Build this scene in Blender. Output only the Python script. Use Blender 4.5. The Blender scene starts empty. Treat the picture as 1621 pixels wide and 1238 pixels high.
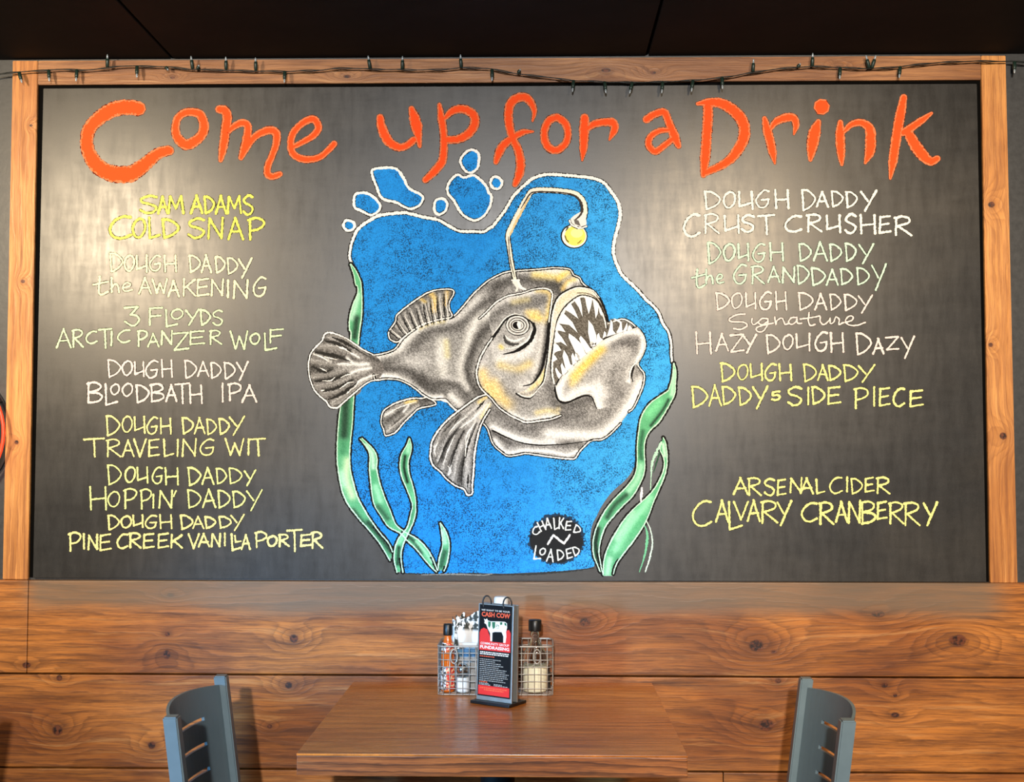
import bpy, bmesh, math, random
import numpy as np
from mathutils import Vector, Matrix
from mathutils.geometry import tessellate_polygon
random.seed(7); RNG = np.random.RandomState(5)
PI = math.pi
SC = bpy.context.scene
COL = SC.collection

# ------------------------------------------------------------------ camera
F_PX = 1926.95
CAM_LOC = Vector((0.0812, -3.1576, 1.3398))
RX, RY, RZ = 1.61927, 0.01264, 0.00798
CAM_ROT = Matrix.Rotation(RZ, 3, 'Z') @ Matrix.Rotation(RX, 3, 'X') @ Matrix.Rotation(RY, 3, 'Y')
cd = bpy.data.cameras.new('camera'); cam = bpy.data.objects.new('camera', cd); COL.objects.link(cam)
cd.sensor_width = 36.0; cd.lens = F_PX / 1621 * 36.0; cd.clip_start = 0.05
cam.matrix_world = Matrix.Translation(CAM_LOC) @ CAM_ROT.to_4x4()
SC.camera = cam

# ------------------------------------------------------------------ world, lamps, exposure
W = bpy.data.worlds.new('world'); SC.world = W; W.use_nodes = True
W.node_tree.nodes['Background'].inputs[0].default_value = (0.97, 0.98, 1.0, 1)
W.node_tree.nodes['Background'].inputs[1].default_value = 0.16
SC.view_settings.view_transform = 'Standard'; SC.view_settings.look = 'None'
SC.view_settings.gamma = 1.0; SC.view_settings.use_curve_mapping = False
SC.view_settings.exposure = 0.0

def lamp(name, loc, aim, power, col, size=0.05, angle=70, blend=0.8, kind='SPOT'):
    d = bpy.data.lights.new(name, kind); d.energy = power; d.color = col
    if kind == 'SPOT':
        d.shadow_soft_size = size; d.spot_size = math.radians(angle); d.spot_blend = blend
    elif kind == 'AREA':
        d.size = size
    else:
        d.shadow_soft_size = size
    o = bpy.data.objects.new(name, d); COL.objects.link(o); o.location = loc
    o.rotation_euler = (Vector(aim) - Vector(loc)).to_track_quat('-Z', 'Y').to_euler()
    return o
lamp('ceiling_spot', (-1.74, -2.20, 2.28), (-1.27, 0, 1.78), 290, (1.0, 0.80, 0.54), 0.14, 62, 1.0)
lamp('ceiling_spot', (0.84, -2.30, 2.28), (1.16, 0, 1.34), 225, (1.0, 0.77, 0.50), 0.12, 76, 1.0)
lamp('room_lamp', (-0.06, -5.3, 2.12), (0, 0, 1.45), 880, (1.0, 0.98, 0.96), 0.05, 60, 0.6)
lamp('blue_fill_spot', (-2.9, -3.4, 1.25), (-0.68, -0.66, 0.80), 750, (0.22, 0.56, 1.0), 0.15, 20, 0.9)  # added off-frame to tint the left chair blue; no such source is modelled

# ------------------------------------------------------------------ helpers
def ray(px, py):
    return CAM_ROT @ Vector(((px - 810.5) / F_PX, (619.0 - py) / F_PX, -1.0))
def at(px, py, Y=-0.02):
    """a point seen at this place of the photograph, on the plane y = Y"""
    d = ray(px, py); t = (Y - CAM_LOC.y) / d.y
    return CAM_LOC + d * t
def srgb(r, g, b):
    f = lambda c: (c / 255 / 12.92) if c / 255 <= 0.04045 else ((c / 255 + 0.055) / 1.055) ** 2.4
    return (f(r), f(g), f(b), 1.0)
def tag(o, label=None, cat=None, group=None, kind=None):
    if label: o['label'] = label
    if cat: o['category'] = cat
    if group: o['group'] = group
    if kind: o['kind'] = kind
    return o
def empty(name, loc, label, cat, group=None, rz=0):
    o = bpy.data.objects.new(name, None); COL.objects.link(o)
    o.location = loc; o.rotation_euler = (0, 0, rz); o.empty_display_size = 0.05
    return tag(o, label, cat, group)
def obj(name, bm, mat, parent=None, smooth=False):
    me = bpy.data.meshes.new(name); bm.to_mesh(me); bm.free()
    for m in (mat if isinstance(mat, (list, tuple)) else [mat]): me.materials.append(m)
    if smooth:
        for p in me.polygons: p.use_smooth = True
    o = bpy.data.objects.new(name, me); COL.objects.link(o)
    if parent: o.parent = parent
    return o
def add_box(bm, lo, hi, bev=0.0, M=None, mi=0):
    lo = Vector(lo); hi = Vector(hi); c = (lo + hi) / 2; s = hi - lo
    r = bmesh.ops.create_cube(bm, size=1.0, matrix=Matrix.Translation(c) @ Matrix.Diagonal((s.x, s.y, s.z, 1)))
    vs = r['verts']; fs = {f for v in vs for f in v.link_faces}
    if bev > 0:
        es = list({e for v in vs for e in v.link_edges})
        g = bmesh.ops.bevel(bm, geom=es, offset=bev, segments=2, affect='EDGES', profile=0.6)
        fs = set(g['faces']) | {f for f in fs if f.is_valid}
        vs = list({v for f in fs for v in f.verts})
    for f in fs: f.material_index = mi
    if M is not None: bmesh.ops.transform(bm, matrix=M, verts=list(vs))
    return list(vs)
def add_lathe(bm, prof, seg=24, M=None, mi=0, caps=True):
    rings = []
    for r, z in prof:
        rings.append([bm.verts.new((r * math.cos(2*PI*k/seg), r * math.sin(2*PI*k/seg), z)) for k in range(seg)])
    fs = []
    for a, b in zip(rings, rings[1:]):
        for k in range(seg):
            fs.append(bm.faces.new((a[k], a[(k+1) % seg], b[(k+1) % seg], b[k])))
    if caps:
        fs.append(bm.faces.new(rings[0][::-1])); fs.append(bm.faces.new(rings[-1]))
    for f in fs: f.material_index = mi
    if M is not None: bmesh.ops.transform(bm, matrix=M, verts=[v for r in rings for v in r])
def add_tube(bm, pts, r, seg=6, closed=False, mi=0, caps=True):
    pts = [Vector(p) for p in pts]; n = len(pts); rings = []
    up = None
    for i, p in enumerate(pts):
        a = pts[(i-1) % n] if (closed or i > 0) else p
        b = pts[(i+1) % n] if (closed or i < n-1) else p
        t = (b - a).normalized()
        if up is None:
            up = Vector((0, 0, 1)) if abs(t.z) < 0.9 else Vector((0, 1, 0))
        s = t.cross(up)
        if s.length < 1e-5: s = t.cross(Vector((1, 0.1, 0)))
        s.normalize(); up = s.cross(t).normalized()
        rr = r[i] if isinstance(r, (list, tuple)) else r
        rings.append([bm.verts.new(p + rr * (math.cos(2*PI*k/seg) * s + math.sin(2*PI*k/seg) * up)) for k in range(seg)])
    m = n if closed else n-1
    for i in range(m):
        a, b = rings[i], rings[(i+1) % n]
        for k in range(seg):
            f = bm.faces.new((a[k], a[(k+1) % seg], b[(k+1) % seg], b[k])); f.material_index = mi
    if not closed and caps:
        bm.faces.new(rings[0][::-1]).material_index = mi; bm.faces.new(rings[-1]).material_index = mi

# ------------------------------------------------------------------ node writing
class NT:
    def __init__(s, name):
        s.m = bpy.data.materials.new(name); s.m.use_nodes = True; s.t = s.m.node_tree
        s.b = s.t.nodes['Principled BSDF']; s.out = s.t.nodes['Material Output']
    def link(s, a, b):
        if isinstance(a, (int, float)): b.default_value = a
        elif isinstance(a, tuple): b.default_value = a
        else: s.t.links.new(a, b)
    def math(s, op, *a, clamp=False):
        n = s.t.nodes.new('ShaderNodeMath'); n.operation = op; n.use_clamp = clamp
        for i, x in enumerate(a): s.link(x, n.inputs[i])
        return n.outputs[0]
    def add(s, a, b): return s.math('ADD', a, b)
    def sub(s, a, b): return s.math('SUBTRACT', a, b)
    def mul(s, a, b): return s.math('MULTIPLY', a, b)
    def coords(s, kind='Object'):
        return s.t.nodes.new('ShaderNodeTexCoord').outputs[kind]
    def xyz(s, v):
        n = s.t.nodes.new('ShaderNodeSeparateXYZ'); s.link(v, n.inputs[0]); return n.outputs
    def vec(s, x, y, z):
        n = s.t.nodes.new('ShaderNodeCombineXYZ')
        for i, a in enumerate((x, y, z)): s.link(a, n.inputs[i])
        return n.outputs[0]
    def noise(s, v, scale=1.0, detail=3, rough=0.5, dist=0.0):
        n = s.t.nodes.new('ShaderNodeTexNoise'); s.link(v, n.inputs['Vector'])
        n.inputs['Scale'].default_value = scale; n.inputs['Detail'].default_value = detail
        n.inputs['Roughness'].default_value = rough; n.inputs['Distortion'].default_value = dist
        return n.outputs['Fac']
    def step(s, v, lo, hi, a=0.0, b=1.0, kind='SMOOTHSTEP'):
        n = s.t.nodes.new('ShaderNodeMapRange'); n.interpolation_type = kind
        s.link(v, n.inputs[0])
        for i, x in enumerate((lo, hi, a, b)): n.inputs[i+1].default_value = x
        return n.outputs[0]
    def mix(s, f, a, b, kind='MIX'):
        n = s.t.nodes.new('ShaderNodeMix'); n.data_type = 'RGBA'; n.blend_type = kind
        s.link(f, n.inputs[0]); s.link(a, n.inputs[6]); s.link(b, n.inputs[7]); return n.outputs[2]
    def bump(s, h, strength=0.2, dist=0.002):
        n = s.t.nodes.new('ShaderNodeBump'); n.inputs['Strength'].default_value = strength
        n.inputs['Distance'].default_value = dist; s.link(h, n.inputs['Height']); s.t.links.new(n.outputs[0], s.b.inputs['Normal'])
    def set(s, col=None, rough=None, metal=None, spec=None, coat=None, trans=None, ior=None, emit=None, es=None):
        i = s.b.inputs
        if col is not None: s.link(col, i['Base Color'])
        if rough is not None: s.link(rough, i['Roughness'])
        if metal is not None: s.link(metal, i['Metallic'])
        if spec is not None: s.link(spec, i['Specular IOR Level'])
        if coat is not None: i['Coat Weight'].default_value = coat[0]; i['Coat Roughness'].default_value = coat[1]
        if trans is not None: i['Transmission Weight'].default_value = trans
        if ior is not None: i['IOR'].default_value = ior
        if emit is not None: s.link(emit, i['Emission Color']); i['Emission Strength'].default_value = es
        return s.m
def plain(name, col, rough=0.5, metal=0.0, spec=0.5, var=0.12, scale=30, coat=None, bump=0.0):
    n = NT(name); v = n.coords()
    f = n.noise(v, scale, 4, 0.6)
    dark = tuple(c * (1-var*2) for c in col[:3]) + (1,)
    lite = tuple(min(1, c * (1+var)) for c in col[:3]) + (1,)
    n.set(n.mix(f, dark, lite), n.step(f, 0.2, 0.8, rough*0.9, min(1, rough*1.12)), metal, spec, coat)
    if bump: n.bump(f, bump, 0.001)
    return n.m

def wood(name, light, mid, dark, knots=(), grain='X', freq=22.0, streak=0.5, rough=(0.35, 0.6), coat=None, stain=None, bump=0.25, fine=150, knot_col=None):
    """pine: growth lines that bend round each knot; knots = (x, z, rx, rz, amp)"""
    n = NT(name); co = n.coords(); X, Y, Z = n.xyz(co)
    if grain == 'X': u, v, w = X, Z, Y
    elif grain == 'TOP': u, v, w = X, Y, Z
    else: u, v, w = Z, X, Y
    oi = n.t.nodes.new('ShaderNodeObjectInfo').outputs['Random']
    shift = n.mul(oi, 7.3) if not knots else 0.37
    warp = n.noise(n.vec(n.mul(u, 1.8), n.mul(v, 8.0), n.add(shift, 1.0)), 1.0, 5, 0.62)
    field = n.add(n.mul(v, freq), n.mul(warp, 4.2))
    core = None; halo = None
    for (cx, cz, rx, rz, amp) in knots:
        cu, cv, ru, rv = (cx, cz, rx, rz) if grain != 'Z' else (cz, cx, rz, rx)
        du = n.sub(u, cu); dv = n.sub(v, cv)
        def gs(a, b):
            q = n.add(n.math('POWER', n.math('ABSOLUTE', n.mul(du, 1/a)), 2.0), n.math('POWER', n.math('ABSOLUTE', n.mul(dv, 1/b)), 2.0))
            return n.math('EXPONENT', n.mul(q, -1.0))
        g = gs(ru * 3.4, rv * 2.4); c = gs(ru, rv); h = gs(ru*2.4, rv*2.0)
        field = n.add(field, n.mul(g, amp))
        core = c if core is None else n.math('MAXIMUM', core, c)
        halo = h if halo is None else n.math('MAXIMUM', halo, h)
    ring = n.math('FRACT', field)
    ring = n.mul(n.math('POWER', ring, 2.2), n.step(ring, 1.0, 0.86))
    vb = n.add(v, n.mul(n.sub(field, n.mul(v, freq)), 0.006))
    fn = n.noise(n.vec(n.mul(u, 9.0), n.mul(vb, fine*1.9), shift), 1.0, 5, 0.75)
    fn2 = n.noise(n.vec(n.mul(u, 3.2), n.mul(vb, fine*0.42), n.add(shift, 3.0)), 1.0, 5, 0.7)
    big = n.noise(n.vec(n.mul(u, 2.3), n.mul(v, 5.0), n.add(shift, 9.0)), 1.0, 3, 0.6)
    col = n.mix(n.step(big, 0.34, 0.66), mid, light)
    col = n.mix(n.mul(ring, streak), col, dark)
    col = n.mix(n.mul(n.step(fn, 0.40, 0.66), 0.55), col, dark)
    col = n.mix(n.mul(n.step(fn2, 0.47, 0.70), 0.60), col, dark)
    col = n.mix(n.mul(n.step(fn2, 0.44, 0.30), 0.35), col, n.mix(0.35, light, srgb(250, 206, 140)))
    if core is not None:
        kn = n.noise(co, 110, 3, 0.6)
        kc = n.mix(n.step(kn, .4, .62), srgb(40, 18, 10), srgb(104, 54, 28))
        col = n.mix(n.mul(n.step(halo, 0.35, 0.95), 0.30), col, dark)
        col = n.mix(n.step(n.add(core, n.mul(n.sub(kn, .5), 0.5)), 0.50, 0.74), col, kc)
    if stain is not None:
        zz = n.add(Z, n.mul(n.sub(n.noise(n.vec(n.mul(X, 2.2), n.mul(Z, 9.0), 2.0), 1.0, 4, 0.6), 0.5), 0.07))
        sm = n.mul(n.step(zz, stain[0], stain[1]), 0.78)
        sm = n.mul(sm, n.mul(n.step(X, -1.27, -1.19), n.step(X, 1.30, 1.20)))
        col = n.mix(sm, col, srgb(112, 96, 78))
    n.set(col, n.step(fn, 0.3, 0.7, rough[0], rough[1]), 0.0, 0.4, coat)
    n.bump(n.add(n.mul(ring, 0.7), fn), bump, 0.0012)
    return n.m

# ------------------------------------------------------------------ materials
M_BOARD = None
def board_mat():
    n = NT('slate_black'); co = n.coords(); X, Y, Z = n.xyz(co)
    a = n.noise(n.vec(n.mul(X, 2.0), 0.0, n.mul(Z, 2.6)), 1.0, 5, 0.62, 0.4)
    b = n.noise(n.vec(n.mul(X, 40.0), 0.0, n.mul(Z, 9.0)), 1.0, 4, 0.65)
    c = n.noise(n.vec(n.mul(X, 9.0), 3.0, n.mul(Z, 45.0)), 1.0, 4, 0.65)
    fine = n.noise(co, 900, 2, 0.6)
    dust = n.mul(n.step(a, 0.38, 0.72), n.add(0.35, n.mul(n.add(b, c), 0.65)))
    col = n.mix(n.math('MINIMUM', n.mul(dust, 0.17), 1.0), srgb(23, 22, 21), srgb(96, 88, 76))
    col = n.mix(n.mul(n.step(fine, 0.45, 0.8), 0.15), col, srgb(150, 140, 128))
    r = n.add(n.step(b, 0.25, 0.75, 0.27, 0.35), n.mul(c, 0.09))
    n.set(col, r, 0.0, 0.6)
    n.bump(n.add(b, c), 0.10, 0.0006)
    return n.m
M_BOARD = board_mat()
def chalk_mat():
    n = NT('chalk'); at_ = n.t.nodes.new('ShaderNodeAttribute'); at_.attribute_name = 'chalk'
    co = n.coords()
    f = n.noise(co, 620, 2, 0.7)
    cov = at_.outputs['Alpha']
    # where the chalk did not take, the board's own dark shows
    m = n.step(n.sub(f, n.mul(n.sub(cov, 0.5), 0.6)), 0.36, 0.50)
    col = n.mix(n.mul(m, 0.60), at_.outputs['Color'], srgb(52, 50, 46))
    n.set(col, 0.95, 0.0, 0.12)
    return n.m
M_CHALK = chalk_mat()
def pool_mat():
    n = NT('blue_chalk'); co = n.coords(); X, Y, Z = n.xyz(co)
    big = n.noise(co, 5.0, 4, 0.6, 0.3)
    mid = n.noise(co, 42.0, 3, 0.6)
    f = n.noise(co, 300, 1.5, 0.7)
    col = n.mix(n.step(n.add(X, n.mul(big, 0.3)), 0.0, 0.55), srgb(40, 146, 228), srgb(72, 182, 250))
    col = n.mix(n.mul(n.step(mid, 0.35, 0.65), 0.25), col, srgb(30, 112, 190))
    patch = n.step(n.add(n.mul(big, 0.75), n.mul(mid, 0.40)), 0.48, 0.66)
    m = n.mul(n.step(f, 0.46, 0.60), n.add(0.26, n.mul(patch, 0.64)))
    col = n.mix(m, col, srgb(28, 52, 76))
    n.set(col, 0.95, 0.0, 0.12)
    return n.m
M_POOL = pool_mat()

def kn(px, py, rx, ry, amp=2.2):
    p = at(px, py, -0.03); return (p.x, p.z, rx / 640, ry / 640, amp * 1.5)
KN_TOP = [kn(1197, 1022, 17, 14, 3.0), kn(1516, 1014, 19, 13, -3.2), kn(926, 985, 13, 10, 2.6), kn(1390, 972, 16, 8, 1.0),
          kn(465, 1011, 10, 10, 2.0), kn(265, 1004, 6, 5, 1.0), kn(264, 1036, 9, 11, -1.6), kn(42, 1053, 10, 7, 1.0), kn(270, 942, 9, 5, 1.0), kn(1225, 1032, 7, 4, 0.6)]
KN_MID = [kn(1213, 1148, 17, 14, 3.0), kn(91, 1156, 12, 12, 2.4), kn(240, 1180, 9, 8, 1.8), kn(1417, 1132, 10, 6, 1.2), kn(1417, 1101, 5, 4, .8), kn(1400, 1085, 8, 6, 1.2),
          kn(1232, 1078, 7, 6, 1.0), kn(94, 1073, 7, 7, 1.2), kn(427, 1150, 6, 5, 1.2), kn(457, 1085, 9, 8, 2.0)]
LT, MD, DK = srgb(196, 122, 54), srgb(144, 82, 36), srgb(58, 27, 12)
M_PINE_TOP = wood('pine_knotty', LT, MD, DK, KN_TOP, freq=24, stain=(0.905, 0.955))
M_PINE_MID = wood('pine_knotty_lower', LT, MD, DK, KN_MID, freq=26)
M_PINE = wood('pine_board', LT, MD, DK, freq=24)
M_FRAME_H = wood('frame_pine_shaded', srgb(176, 122, 76), srgb(142, 92, 52), srgb(88, 50, 28), [kn(548, 118, 9, 4), kn(960, 108, 12, 5, -2), kn(1035, 112, 7, 4), kn(270, 120, 6, 3), kn(1330, 104, 8, 4)], freq=60, fine=230, streak=0.45)  # same pine as the posts; the rail's weaker light is put into a darker colour
M_FRAME_V = wood('frame_pine_upright', srgb(222, 156, 86), srgb(190, 124, 62), srgb(120, 66, 30), [kn(1573, 322, 8, 7), kn(1592, 690, 9, 8, -2), kn(1572, 545, 5, 5), kn(32, 444, 5, 4), kn(45, 196, 4, 3), kn(22, 700, 5, 5, -1.5)], grain='Z', freq=45, fine=200, streak=0.4)
M_TABLE = wood('table_varnished', srgb(240, 152, 66), srgb(208, 120, 48), srgb(104, 48, 14), grain='TOP', freq=26, fine=140, streak=0.55, rough=(0.24, 0.34), coat=(0.10, 0.10), bump=0.05)
EK = [kn(500, 1204, 14, 3, 2.2), kn(560, 1212, 12, 3, -2.0), kn(628, 1214, 12, 3, 2.2), kn(700, 1206, 12, 2.6, 1.4), kn(850, 1215, 18, 3, -1.8), kn(950, 1206, 12, 3, 1.6), kn(1035, 1213, 16, 3, 2.0)]
M_TABLE_EDGE = wood('table_edge', srgb(190, 118, 62), srgb(160, 92, 46), srgb(52, 22, 10), EK, grain='X', freq=60, fine=150, streak=1.0, rough=(0.35, 0.5), bump=0.08)
M_WALL = plain('wall_charcoal', srgb(58, 58, 58), 0.42, var=0.2, scale=60, bump=0.3)
M_CEIL = plain('ceiling_dark', srgb(26, 20, 16), 0.8, var=0.2, scale=3, spec=0.2)
M_GAP = plain('gap_black', srgb(8, 7, 6), 0.95, spec=.05)
M_FLOOR = plain('floor_brown', srgb(60, 42, 30), 0.5)
M_CHAIR = plain('chair_slate_paint', srgb(98, 114, 120), 0.34, spec=0.5, var=0.05, scale=40)
M_BLACK = plain('black_plastic', srgb(18, 18, 18), 0.35)
M_IRON = plain('cast_iron', srgb(22, 21, 20), 0.5)
M_WIRE = plain('basket_wire', srgb(176, 172, 164), 0.35, 0.35)
M_CHROME = plain('chrome', srgb(200, 198, 192), 0.18, 1.0)
M_CORD = plain('green_cord', srgb(12, 17, 13), 0.5)
M_SOCKET = plain('socket_green', srgb(22, 42, 34), 0.45)

# ------------------------------------------------------------------ the setting
zc = at(810, 90, -0.02).z + 0.006
P_TOP = at(810, 920, -0.03).z; P_1 = at(810, 1070, -0.03).z; P_2 = at(810, 1220, -0.03).z
bm = bmesh.new(); add_box(bm, (-3.2, 0.0, 0.0), (3.2, 0.12, 2.9))
wall = tag(obj('wall_back', bm, M_WALL), kind='structure')
def plank(x0, x1, z0, z1, mat, Y=-0.03):
    bm = bmesh.new(); add_box(bm, (x0, Y, z0 + 0.0022), (x1, -0.0002, z1 - 0.0022), 0.0022)
    return obj('plank', bm, mat, wall)
xj = at(43, 1020, -0.03).x
ph = P_1 - P_2
plank(-3.1, xj - 0.0008, P_1, P_TOP, M_PINE_TOP); plank(xj + 0.0008, 3.1, P_1, P_TOP, M_PINE_TOP)
plank(-3.1, 3.1, P_2, P_1, M_PINE_MID)
plank(-3.1, 0.55, P_2 - ph, P_2, M_PINE); plank(0.552, 3.1, P_2 - ph, P_2, M_PINE)
plank(-3.1, -0.4, 0.0, P_2 - ph, M_PINE); plank(-0.398, 3.1, 0.0, P_2 - ph, M_PINE)
bm = bmesh.new(); add_box(bm, (-3.2, -6.6, -0.1), (3.2, 0.12, 0.0)); floor = tag(obj('floor', bm, M_FLOOR), kind='structure')
bm = bmesh.new(); add_box(bm, (-3.2, -2.05, zc + 0.012), (3.2, 0.12, zc + 0.08)); ceiling = tag(obj('ceiling', bm, M_GAP), kind='structure')
s1 = at(270, 88).x; s2 = at(1025, 88).x; wc = s2 - s1
for k in range(-2, 3):
    bm = bmesh.new()
    xa = max(-3.2, s1 + k*wc + 0.004); xb = min(3.2, s1 + (k+1)*wc - 0.004)
    add_box(bm, (xa, -2.04, zc), (xb, -0.004, zc + 0.011), 0.002)
    obj('ceiling_panel', bm, M_CEIL, ceiling)

# ------------------------------------------------------------------ chalkboard and frame
board = empty('chalkboard', (0, 0, P_TOP), 'large black chalkboard menu with chalk anglerfish drawing in a pine frame on the wall', 'chalkboard')
def bobj(name, bm, mat, parent=None):
    o = obj(name, bm, mat, parent or board)
    if (parent or board) is board: o.location = -board.location
    return o
def quad_prism(pts, y0, y1, bev=0.0015):
    """pts = four pixel corners on the plane y0, extruded back to y1"""
    bm = bmesh.new(); P = [at(x, y, y0) for x, y in pts]
    a = [bm.verts.new((p.x, y0, p.z)) for p in P]; b = [bm.verts.new((p.x, y1, p.z)) for p in P]
    bm.faces.new(a); bm.faces.new(b[::-1])
    for i in range(4): bm.faces.new((a[i], b[i], b[(i+1) % 4], a[(i+1) % 4]))
    bmesh.ops.recalc_face_normals(bm, faces=bm.faces)
    if bev: bmesh.ops.bevel(bm, geom=list(bm.edges), offset=bev, segments=2, affect='EDGES')
    return bm
bobj('back_panel', quad_prism([(58, 128), (1556, 122), (1571, 921), (40, 914)], -0.003, -0.0005, 0), M_GAP)
bobj('writing_panel', quad_prism([(68.5, 140), (1546.5, 132.5), (1561.5, 921.5), (52, 915)], -0.009, -0.0031, 0.0012), M_BOARD)
bobj('frame_post', quad_prism([(20, 96), (59.5, 96), (44, 917.5), (4, 917)], -0.0135, -0.0008), M_FRAME_V)
bobj('frame_post', quad_prism([(1553.5, 88), (1592, 88), (1611, 923), (1568, 922.5)], -0.0135, -0.0008), M_FRAME_V)
bobj('frame_rail', quad_prism([(60.2, 96), (1552.8, 88), (1553, 126), (59.8, 134)], -0.0135, -0.0008), M_FRAME_H)

# ------------------------------------------------------------------ chalk drawing tools
YB = -0.0091; DY = 0.00016
Zs = {}
def Z(key):
    ox, oy, s = {'T1': (100, 130, 5.383), 'T2': (560, 120, 5.383), 'T3': (760, 120, 5.383), 'T4': (1000, 120, 5.383), 'T5': (1230, 120, 5.383),
        'M': (400, 80, 3.86), 'A': (80, 290, 4.0525), 'B': (80, 470, 4.0525), 'C': (80, 640, 3.602), 'D': (1070, 290, 3.7698), 'E': (1070, 450, 3.7698), 'F': (1070, 740, 3.7698),
        'z1': (480, 230, 5.383), 'z2': (780, 230, 5.383), 'z3': (480, 430, 5.383), 'z4': (780, 430, 5.383), 'z5': (480, 600, 5.383), 'z6': (780, 600, 5.383),
        'z7': (500, 700, 5.383), 'z8': (780, 700, 5.383), 'P': (0, 0, 1.0)}[key]
    return lambda L: [(ox + L[i] / s, oy + L[i+1] / s) for i in range(0, len(L), 2)]
def parse(txt):
    """'z3 1 2 3 4 z5 7 8' -> points in photograph pixels"""
    out = []; cur = None; buf = []
    for tok in txt.replace(',', ' ').split():
        if tok[0].isalpha():
            if buf: out += Z(cur)(buf)
            cur = tok; buf = []
        else: buf.append(float(tok))
    return out + Z(cur)(buf)
def smooth(pts, closed=False, step=1.6):
    P = [np.array(p, float) for p in pts]; n = len(P)
    if n < 3 and not closed:
        d = np.linalg.norm(P[-1]-P[0]); k = max(2, int(d/step)); return [tuple(P[0] + (P[-1]-P[0])*i/k) for i in range(k+1)]
    out = []
    m = n if closed else n-1
    for i in range(m):
        p1, p2 = P[i], P[(i+1) % n]
        p0 = P[(i-1) % n] if closed or i > 0 else 2*p1-p2
        p3 = P[(i+2) % n] if closed or i < n-2 else 2*p2-p1
        k = max(2, int(np.linalg.norm(p2-p1)/step))
        for j in range(k):
            t = j/k
            out.append(tuple(0.5*((2*p1)+(-p0+p2)*t+(2*p0-5*p1+4*p2-p3)*t*t+(-p0+3*p1-3*p2+p3)*t**3)))
    if not closed: out.append(tuple(P[-1]))
    return out

class Chalk:
    def __init__(s): s.v = []; s.f = []; s.c = []; s.n = 0
    def pt(s, x, y, k, col):
        p = at(x, y, YB - DY*k); s.v.append((p.x, p.y, p.z)); s.c.append(col); return len(s.v)-1
    def poly(s, pts, k, col):
        i0 = len(s.v)
        for x, y in pts: s.pt(x, y, k, col)
        tri = tessellate_polygon([[Vector((x, -y, 0)) for x, y in pts]])
        for t in tri: s.f.append(tuple(i0+i for i in t))
    def ribbon(s, pts, w, k, col, jit=0.10, curve=True, closed=False):
        """w = width in photograph pixels, number or list along the stroke"""
        q = smooth(pts, closed) if curve else [p for a, b in zip(pts, pts[1:]) for p in smooth([a, b])[:-1]] + [pts[-1]]
        if closed: q = q + [q[0]]
        Q = np.array(q); n = len(Q)
        if n < 2: return
        s.n += 1; k = k + (s.n % 40) * 0.022
        L = np.concatenate([[0], np.cumsum(np.linalg.norm(np.diff(Q, axis=0), axis=1))])
        if not isinstance(w, (list, tuple)): w = [w, w]
        ww = np.interp(L / max(L[-1], 1e-6), np.linspace(0, 1, len(w)), w)
        T = np.gradient(Q, axis=0); T /= np.linalg.norm(T, axis=1)[:, None] + 1e-9
        N = np.stack([-T[:, 1], T[:, 0]], 1)
        a = []
        for i in range(n):
            j1, j2 = (RNG.uniform(-jit, jit, 2) * ww[i]).tolist()
            h = ww[i]/2
            l = Q[i] + N[i]*(h+j1); r = Q[i] - N[i]*(h+j2); kk = k + 0.15*i/n
            a.append((s.pt(l[0], l[1], kk, col), s.pt(r[0], r[1], kk, col)))
        for i in range(n-1): s.f.append((a[i][0], a[i+1][0], a[i+1][1], a[i][1]))
        if not closed:
            for e, sg in ((0, -1), (n-1, 1)):
                h = ww[e]/2; fan = [a[e][0]]
                for t in (0.25, 0.5, 0.75):
                    an = PI*t; d = N[e]*math.cos(an)*h + T[e]*sg*math.sin(an)*h
                    fan.append(s.pt(Q[e][0]+d[0], Q[e][1]+d[1], k + 0.15*e/n, col))
                fan.append(a[e][1]); s.f.append(tuple(fan))
    def grid(s, mask, x0, y0, res, RGBA, k):
        h, w = mask.shape
        vm = np.zeros((h+1, w+1), bool)
        vm[:-1, :-1] |= mask; vm[1:, :-1] |= mask; vm[:-1, 1:] |= mask; vm[1:, 1:] |= mask
        idx = -np.ones((h+1, w+1), int); ys, xs = np.nonzero(vm); base = len(s.v)
        idx[ys, xs] = base + np.arange(len(ys))
        pc = RGBA[np.minimum(ys, h-1), np.minimum(xs, w-1)]
        X = x0 + xs*res; Y = y0 + ys*res
        R = np.array(CAM_ROT)
        D = np.stack([(X-810.5)/F_PX, (619-Y)/F_PX, -np.ones(len(X))], 1) @ R.T
        t = ((YB-DY*k) - CAM_LOC.y) / D[:, 1]
        Pw = np.array(CAM_LOC) + D*t[:, None]
        s.v += [tuple(p) for p in Pw.tolist()]; s.c += [tuple(c) for c in pc.tolist()]
        cy, cx = np.nonzero(mask)
        s.f += list(zip(idx[cy, cx].tolist(), idx[cy+1, cx].tolist(), idx[cy+1, cx+1].tolist(), idx[cy, cx+1].tolist()))
    def build(s, name, parent=None, label=None, mat=None):
        me = bpy.data.meshes.new(name); me.from_pydata(s.v, [], s.f)
        A = me.color_attributes.new('chalk', 'FLOAT_COLOR', 'POINT')
        A.data.foreach_set('color', np.array(s.c, np.float32).ravel())
        me.materials.append(mat or M_CHALK); me.update()
        o = bpy.data.objects.new(name, me); COL.objects.link(o)
        o.parent = parent or board
        if o.parent is board: o.location = -board.location
        if label: o['label'] = label
        return o
def ck(r, g, b, cov=0.8): return srgb(r, g, b)[:3] + (cov,)
DARK = ck(26, 24, 23, 1.0); WHITE = ck(248, 244, 236, 0.9)

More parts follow.
